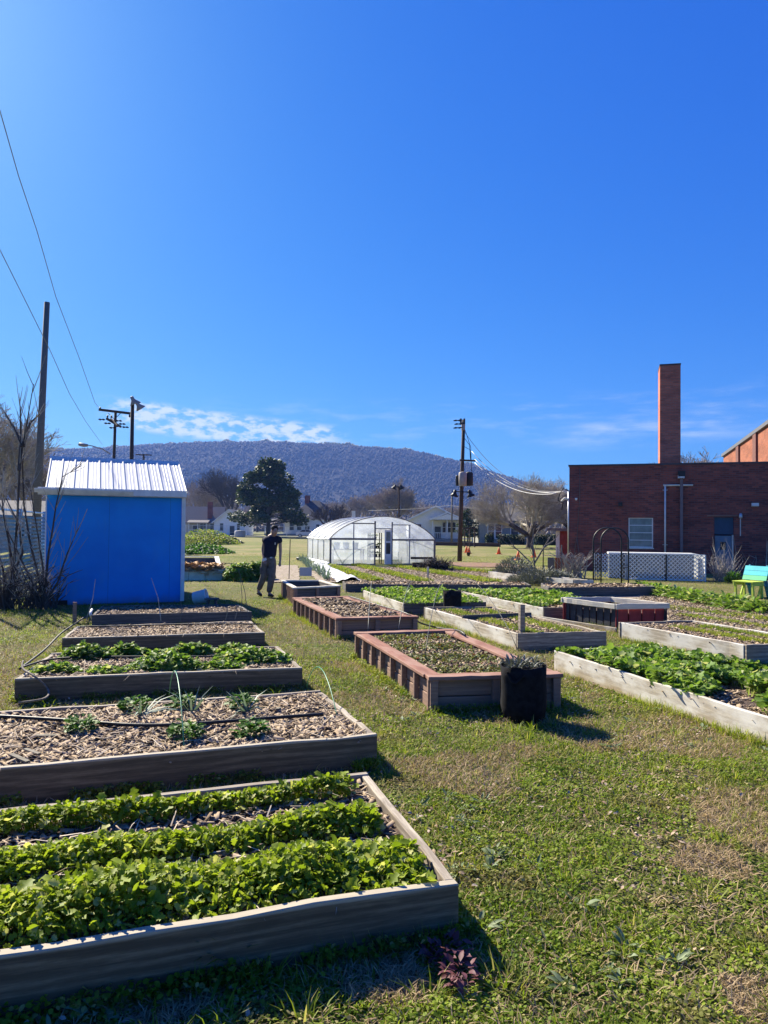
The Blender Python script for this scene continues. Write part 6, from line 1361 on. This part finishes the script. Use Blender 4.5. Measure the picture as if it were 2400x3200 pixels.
# bare shrub stems by the shed
def stem_clump(px, py, stems_, label, mat='bark', r=.022, name='bare_shrub', extra=14, twigs=2):
    o = P(px, py); root = thing(name, label, 'shrub', o); mb = MB(); tw = MB(); rr = random.Random(px)
    for pts_ in stems_:
        pts = []
        for (x_, y_, dy) in pts_: pts.append(D(x_, y_, o.y + dy) - o)
        k = len(pts); mb.tube(pts, [r*(1 - .8*i/(k-1)) for i in range(k)], 6)
        for i in range(1, k):
            for _ in range(twigs):
                t = rr.random(); p_ = pts[i-1].lerp(pts[i], t); d = (pts[i]-pts[i-1]).normalized() + Vector((rr.uniform(-.7, .7), rr.uniform(-.7, .7), rr.uniform(-.1, .5))); L = rr.uniform(.15, .5)
                tw.tube([p_, p_ + d*L*.5, p_ + d*L + Vector((0, 0, .05))], [r*.28, r*.2, r*.1], 3, cap=False)
    for _ in range(extra):
        a = rr.uniform(0, 6.28); L = rr.uniform(.3, 1.0); p0 = Vector((rr.uniform(-.3, .3), rr.uniform(-.2, .2), 0)); d = Vector((math.cos(a)*rr.uniform(.1, .9), math.sin(a)*.4, 1)); pts = [p0, p0 + d*L*.4 + Vector((0, 0, .02)), p0 + d*L*.75 + Vector((rr.uniform(-.1, .1), 0, 0)), p0 + d*L + Vector((rr.uniform(-.2, .2), 0, -.1))]
        mb.tube(pts, [r*.5, r*.4, r*.3, r*.15], 4)
        for _ in range(2): q_ = pts[2]; tw.tube([q_, q_ + Vector((rr.uniform(-.25, .25), rr.uniform(-.1, .1), rr.uniform(0, .3)))], [r*.2, r*.08], 3, cap=False)
    mb.obj('stem', M[mat], root); tw.obj('twigs', M['twig'] if mat == 'bark' else M[mat], root)
stem_clump(25, 1902, [[(25, 1885, 0), (40, 1790, 0), (50, 1690, 0), (55, 1600, -.1), (62, 1460, -.2), (72, 1390, -.2), (105, 1200, -.3)], [(22, 1885, 0), (10, 1780, .1), (-15, 1700, .2)], [(40, 1790, 0), (70, 1730, .1), (60, 1640, .1), (0, 1520, .2)],
                      [(60, 1470, -.2), (66, 1360, -.1), (62, 1250, -.1)], [(72, 1395, -.2), (45, 1340, 0), (0, 1265, .1)], [(72, 1390, -.2), (95, 1320, 0), (125, 1295, 0)], [(40, 1795, 0), (30, 1700, .1), (10, 1600, .1), (4, 1540, .1)]], 'tangled bare shrub with tall upright stems at the left edge', r=.035, extra=70, twigs=6)
stem_clump(128, 1903, [[(135, 1886, 0), (120, 1800, 0), (95, 1700, .0), (75, 1580, 0), (70, 1450, -.1), (78, 1390, -.1), (90, 1290, -.2)], [(137, 1886, 0), (150, 1740, -.1), (165, 1650, -.1), (175, 1580, -.15), (195, 1490, -.2), (255, 1455, -.4)],
                       [(132, 1886, 0), (135, 1780, 0), (120, 1680, 0), (100, 1560, 0), (92, 1500, 0)], [(130, 1880, 0), (85, 1790, .1), (60, 1735, .1), (20, 1650, .1), (5, 1560, .1)], [(130, 1890, 0), (80, 1830, 0), (55, 1800, .0)], [(140, 1886, -.1), (180, 1820, -.15), (210, 1730, -.2), (245, 1650, -.25)]],
           'bare shrub of long whippy stems against the left corner of the blue shed', r=.026, extra=80, twigs=6)
stem_clump(1672, 1800, [[(1672, 1800, 0), (1668, 1740, 0), (1660, 1700, 0), (1690, 1640, 0), (1692, 1620, 0)], [(1670, 1760, 0), (1700, 1710, 0), (1725, 1670, 0), (1745, 1630, 0)], [(1668, 1740, 0), (1664, 1690, 0), (1668, 1650, 0)], [(1700, 1710, 0), (1730, 1690, .1), (1745, 1670, .1)], [(1660, 1760, 0), (1620, 1720, 0), (1598, 1704, 0)]], 'bare pale sapling with slanting stems among the cones', 'pole_grey', r=.035, name='bare_sapling', extra=2)
stem_clump(2262, 1816, [[(2250, 1816, 0), (2240, 1760, 0), (2234, 1720, 0)], [(2262, 1816, 0), (2265, 1760, 0), (2262, 1700, 0)], [(2275, 1816, 0), (2292, 1770, 0), (2302, 1725, 0)]] , 'rounded bare grey shrub in front of the blue door', 'twig', r=.02, extra=70, twigs=6)
stem_clump(1800, 1806, [[(1800, 1806, 0), (1790, 1765, 0), (1760, 1740, 0), (1700, 1735, 0)], [(1800, 1806, 0), (1815, 1770, 0), (1840, 1745, 0)], [(1795, 1806, 0), (1768, 1790, 0), (1756, 1770, 0)]], 'gnarled bare vine tangle by the corner of the brick building', 'twig', r=.035, extra=50, twigs=6, name='bare_vine')
stem_clump(2393, 1800, [[(2393, 1800, 0), (2396, 1740, 0), (2398, 1690, 0)]], 'bare sapling at the right edge behind the colourful chair', 'twig', r=.03, extra=3)
for px, py, rx_, rz_, lb in ((1610, 1808, .75, .75, 'silvery-grey rounded shrub among the cones'), (1690, 1824, 1.0, .48, 'low silvery-grey sprawling plant at the end of the dark beds'), (1745, 1826, .55, .34, 'small grey tuft right of the silvery plant'), (2290, 1822, .2, .4, 'small dark-green conifer-like plant left of the chair')):
    c = P(px, py); n = 3200 if rx_ > .3 else 500; th = U(n, 0, 6.28); r = np.sqrt(U(n)); pos = np.c_[c.x + rx_*r*np.cos(th), c.y + rx_*r*np.sin(th), rz_*(1-r**2*.8)*U(n, .05, 1)]; l = U(n, .05, .16)
    tag(npmesh('grey_shrub', [inst('lance', pos, th-1.57, U(n, .1, 1.3), U(n, -.5, .5), l*.12, l)], M['sage' if rx_ > .3 else 'greens_dk']), lb, 'shrub')
# metal stakes
for px, y0, y1, r_, lb in ((1697, 1800, 1703, .02, 'dark metal stake with pale top right of the sapling'), (1754, 1806, 1703, .025, 'pale metal stake standing before the store'), (1742, 1800, 1710, .012, 'thin stake left of the brick building')):
    b = P(px, y0); t_ = D(px+1, y1, b.y) - b; tag(MB().tube([(0, 0, 0), t_], r_, 6).obj('metal_stake', M['iron' if px == 1697 else 'pole_grey'], loc=b), lb, 'stake')

# ------------------------------------------------------------------ ridge
RY = 1500.0
prof = [(-900, 1480), (-500, 1440), (0, 1408), (150, 1407), (330, 1401), (440, 1393), (560, 1386), (700, 1381), (850, 1381), (1000, 1387), (1150, 1397), (1250, 1404), (1320, 1414), (1400, 1434), (1480, 1455), (1540, 1478), (1620, 1502), (1700, 1527), (1800, 1555), (1950, 1590), (2100, 1615), (2600, 1640)]
pxs = np.array([p[0] for p in prof]); pys = np.array([p[1] for p in prof]); pys = pys + 3
def ridge_z(x):
    px = x/RY*FPX + 1200 + 3; y_ = np.interp(px, pxs, pys); return H + ((1655 + (px-1200)*math.tan(ROLL)) - y_)/FPX*RY
nu, nv = 620, 90; ux = np.linspace(-1350, 900, nu); vv = np.linspace(0, 1, nv)
Xg, Vg = np.meshgrid(ux, vv); zr = np.maximum(ridge_z(Xg), 2)
prof_s = np.where(Vg < .8, (Vg/.8)**1.35*.86, .86 + .14*np.sin((Vg-.8)/.2*1.57))
fold = (fbm(Xg, Vg*300, .008, 2) - .5)
Zg = zr*prof_s*(1 + .10*fold*np.sin(Vg*3.14)) - 2; Yg = RY - 560*(1-Vg) + 120*fold*np.sin(Vg*3.14)
V = np.stack([Xg, Yg, Zg], -1).reshape(-1, 3); ii = (np.arange(nv-1)[:, None]*nu + np.arange(nu-1)[None]).ravel()
V2 = np.array([(x, RY+140, -2) for x in ux]); me = bpy.data.meshes.new('hills'); V = np.concatenate([V, V2]); top0 = (nv-1)*nu; jj = np.arange(nu-1)
lv = np.concatenate([np.stack([ii, ii+1, ii+nu+1, ii+nu], 1), np.stack([top0+jj, top0+jj+1, nv*nu+jj+1, nv*nu+jj], 1)])
me.vertices.add(len(V)); me.vertices.foreach_set('co', V.astype(np.float32).ravel()); me.loops.add(lv.size); me.loops.foreach_set('vertex_index', lv.ravel().astype(np.int32)); me.polygons.add(len(lv))
me.polygons.foreach_set('loop_start', (np.arange(len(lv))*4).astype(np.int32)); me.polygons.foreach_set('loop_total', np.full(len(lv), 4, np.int32)); me.update(calc_edges=True)
hmat, nt, o_ = newmat('winter_woods'); pc = pcoord(nt); nn_ = noise(nt, pc, .012, 7, .65); n2 = noise(nt, pc, .05, 6, .7)
princ(nt, o_, MIXC(nt, SMOOTH(nt, n2, .35, .65), MIXC(nt, SMOOTH(nt, nn_, .35, .65), (.012, .014, .014), (.028, .025, .024)), MIXC(nt, SMOOTH(nt, nn_, .35, .65), (.03, .028, .026), (.055, .047, .044))), .95, 0, .05)
me.materials.append(hmat); o = bpy.data.objects.new('hills', me); COL.objects.link(o); tag(o, 'long wooded ridge on the horizon', kind='structure')
n = 34000; xx = U(n, -1250, 850); vq = U(n)**.8; zr = np.maximum(ridge_z(xx), 2); fo = fbm(xx, vq*300, .008, 2)-.5
ps = np.where(vq < .8, (vq/.8)**1.35*.86, .86+.14*np.sin((vq-.8)/.2*1.57)); zz = zr*ps*(1+.10*fo*np.sin(vq*3.14)) - 2; yy = RY - 560*(1-vq) + 120*fo*np.sin(vq*3.14); s_ = U(n, 1.2, 3.4)
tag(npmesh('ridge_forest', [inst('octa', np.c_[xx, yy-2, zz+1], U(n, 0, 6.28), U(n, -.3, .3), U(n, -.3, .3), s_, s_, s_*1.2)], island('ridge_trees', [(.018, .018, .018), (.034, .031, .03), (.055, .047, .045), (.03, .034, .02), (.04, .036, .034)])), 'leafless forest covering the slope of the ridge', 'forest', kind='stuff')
n = 9000; xx = U(n, -1250, 700); s_ = U(n, .9, 2.6) * (.5 + fbm(xx, xx*0, .02, 9)); tz = ridge_z(xx) - 3 + U(n, 0, 9)*(.15 + 1.1*vnoise(xx, xx*0, .07, 4)**1.5); 
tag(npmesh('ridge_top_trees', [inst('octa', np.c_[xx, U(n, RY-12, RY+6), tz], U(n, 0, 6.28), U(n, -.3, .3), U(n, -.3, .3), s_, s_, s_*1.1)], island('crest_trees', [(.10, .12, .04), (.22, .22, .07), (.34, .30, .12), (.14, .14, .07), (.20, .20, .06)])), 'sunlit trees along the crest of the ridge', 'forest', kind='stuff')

# ------------------------------------------------------------------ haze
mb = MB().box(-1380, 1380, -29, 1745, -3.4, 260); hz, nt, o_ = newmat('haze_air'); pv = nt.nodes.new('ShaderNodeVolumePrincipled'); pv.inputs['Color'].default_value = (.20, .38, 1.0, 1); pv.inputs['Density'].default_value = .00019; pv.inputs['Anisotropy'].default_value = .2
LK(nt, pv.outputs[0], o_.inputs['Volume']); o = mb.obj('haze', hz); tag(o, 'thin blue haze in the air', kind='stuff')

# ------------------------------------------------------------------ lawn growth
def outside(x, y):
    k = np.ones(len(x), bool)
    for q in BEDS:
        k &= ~inq(x, y, q)
    return k
def scatter(x0, x1, y0, y1, n, cone=True):
    x, y = U(n, x0, x1), U(n, y0, y1)
    if cone: k = np.abs(x) < y*.62 + .5; x, y = x[k], y[k]
    k = outside(x, y); return x[k], y[k]
def lawn(name, mat, tpl, x, y, L, Wr, pitch, z, label, T=None):
    n = len(x); l = U(n, *L); pos = np.c_[x, y, gh(x, y) + (U(n, *z))]
    return tag(npmesh(name, [inst(tpl, pos, U(n, 0, 6.28), U(n, *pitch), U(n, -.5, .5), l*Wr, l)], M[mat]), label, 'ground cover', kind='stuff')
dryf = lambda x, y: fbm(x, y, 1.1, 51)
bands = [(1.2, 3.2, 1.0, 330000), (3.2, 5.5, 1.1, 280000), (5.5, 9, 1.5, 240000), (9, 16, 2.0, 220000), (16, 45, 3.2, 150000)]
XS = []
for y0, y1, sc_, n in bands:
    w_ = y1*.62 + .5; x, y = scatter(-w_, w_, y0, y1, n); d_ = dryf(x, y); g_ = fbm(x, y, 1.6, 77); XS.append((x, y, d_, g_, sc_))
def cat(f): 
    X_, Y_, S_ = [], [], []
    for x, y, d_, g_, s__ in XS: k = f(x, y, d_, g_); X_.append(x[k]); Y_.append(y[k]); S_.append(np.full(k.sum(), s__))
    return np.concatenate(X_), np.concatenate(Y_), np.concatenate(S_)
def cover(name, mat, tpl, f, L, Wr, pitch, z, label):
    x, y, s__ = cat(f); n = len(x); l = U(n, *L)*(.6 + .4*s__); zz_ = U(n, *z)
    if z[1] > .5: zz_ = zz_ * (.006 + .075*np.clip(fbm(x, y, 5.5, 41) - .32, 0, 1))
    pos = np.c_[x, y, gh(x, y) + zz_]
    tag(npmesh(name, [inst(tpl, pos, U(n, 0, 6.28), U(n, *pitch), U(n, -.6, .6), l*Wr, l)], M[mat]), label, 'ground cover', kind='stuff')
rsel = lambda x, lo, hi: (np.modf(np.abs(np.sin(x*9133.7)*4371.3))[0] > lo) & (np.modf(np.abs(np.sin(x*9133.7)*4371.3))[0] <= hi)
cover('grass', 'blade', 'blade', lambda x, y, d, g: rsel(x, 0, .30) & ((g > .46) | (y > 5)), (.02, .055), .05, (.2, 1.4), (-.005, .0), 'short green grass blades of the lawn')
cover('dry_grass', 'dry', 'blade', lambda x, y, d, g: rsel(x, .36, .46) | (rsel(x, .46, .95) & (d > .545)), (.02, .065), .04, (-.1, .9), (0, .012), 'dry straw-coloured grass and stalks in the lawn')
cover('chickweed', 'clover', 'disc', lambda x, y, d, g: rsel(x, .46, 1.0) & (d <= .545) & (rsel(x*1.7, 0, .72) | (g > .44)), (.007, .017), .5, (-1.1, .7), (.002, 1.0), 'mat of small-leaved chickweed in the lawn')
# broadleaf weed rosettes, individually in the near lawn
k = 0; tries = 0
spotsw = []
while k < 150 and tries < 9000:
    tries += 1; y = 1.9 + 5.5*rnd.random()**1.5; x = rnd.uniform(-.62*y, .6*y)
    if not outside(np.array([x]), np.array([y]))[0] or float(fbm(np.array([x]), np.array([y]), .8, 13)[0]) < .47: continue
    spotsw.append((x, y)); k += 1
bt = []
for x, y in spotsw:
    s_ = rnd.uniform(.6, 1.2); bt.append(rosettes(np.array([[x, y, .01]]), rnd.randint(7, 14), (.03*s_, .072*s_), .022*s_, .010, 'lance', rnd.uniform(.11, .2), (.3, 1.2)))
tag(npmesh('broadleaf_weeds', bt, M['weed']), 'grey-green broad-leaved weeds scattered through the lawn', 'weeds', kind='stuff')
bt = []
for _ in range(150):
    y = 2.0 + 6*rnd.random(); x = rnd.uniform(-.55*y, .6*y)
    if outside(np.array([x]), np.array([y]))[0]: bt.append(rosettes(np.array([[x, y, 0]]), 40, (.05, .12), .06, .01, 'blade', .03, (.3, 1.6)))
tag(npmesh('grass_tufts', bt, M['blade']), 'taller bright tufts of grass standing in the lawn', 'grass', kind='stuff')
fx, fy = [], []
for q_ in BEDS[:14]:
    for i in range(4):
        a_, b_ = np.array(q_[i]), np.array(q_[(i+1) % 4]); L_ = float(np.hypot(*(b_-a_))); mid = (a_+b_)/2
        if mid[1] > 17 or mid[1] < 0: continue
        n = int(L_*(900 if mid[1] < 6 else 420)); t = U(n)[:, None]; dn = (b_-a_)/L_; nr = np.array([dn[1], -dn[0]]); p = a_ + (b_-a_)*t + nr*(np.abs(rng.normal(0, .035, n))[:, None] + .006)
        k = outside(p[:, 0], p[:, 1]) & (vnoise(p[:, 0], p[:, 1], 3.1, 60) > .38); fx.append(p[k, 0]); fy.append(p[k, 1])
fx, fy = np.concatenate(fx), np.concatenate(fy); n = len(fx); l = U(n, .03, .12)*(.4 + vnoise(fx, fy, 2.2, 61))
h2 = n//2; b1 = inst('blade', np.c_[fx, fy, np.zeros(n)], U(n, 0, 6.28), U(n, .5, 1.5), U(n, -.3, .3), U(n, .0015, .003), l); l2 = U(h2, .01, .026)
b2 = inst('oval', np.c_[fx[:h2], fy[:h2], U(h2, .0, .07)], U(h2, 0, 6.28), U(h2, -.6, .9), U(h2, -.5, .5), l2*.45, l2)
tag(npmesh('edge_grass', [b1, b2], M['blade']), 'unmown grass and weeds growing along the feet of the raised beds', 'grass', kind='stuff')
x, y = scatter(-4.5, 4.5, 1.3, 9, 26000); n = len(x); k = (fbm(x, y, 1.9, 91) > .52) ; x, y = x[k], y[k]; n = len(x); l = U(n, .008, .035)
tag(npmesh('leaf_litter', [inst('lance', np.c_[x, y, gh(x, y) + U(n, .004, .03)], U(n, 0, 6.28), U(n, -.5, .6), U(n, -.7, .7), l*.3, l)], island('dead_leaves', [(.10, .06, .04), (.26, .16, .11), (.45, .36, .28), (.18, .09, .07), (.34, .24, .16)])), 'dead brown leaves and twig bits lying in the lawn', 'leaf litter', kind='stuff')
for (px, py, s_, lb) in ((1395, 3010, 1.0, 'reddish purple-leaved plant in front of the nearest bed corner'), (1440, 3085, .7, 'small purple-leaved sprout below the larger purple plant')):
    p = P(px, py); tag(npmesh('purple_plant', [rosettes(np.array([[p.x, p.y, .02]]), int(70*s_), (.02, .048), .075*s_, .07, 'lance', .28, (.0, 1.3))], M['purple']), lb, 'plant')
for (px, py, lb) in ((560, 2990, 'dark strappy clump shaded by the nearest bed board, left'), (720, 3010, 'dark strappy clump shaded by the nearest bed board, right')):
    p = P(px, py); tag(npmesh('strappy_clump', [rosettes(np.array([[p.x, p.y, .0]]), 50, (.14, .26), .05, .03, 'blade', .04, (.5, 1.4))], M['greens_dk']), lb, 'plant')
p = P(1265, 2252); tag(npmesh('leafy_weed', [rosettes(np.array([[p.x, p.y, .0]]), 60, (.05, .09), .09, .10, 'oval', .42)], M['greens_lt']), 'bright leafy weed on the grass near the pale bed board', 'weed') if False else None
p = P(1255+2, 2120)
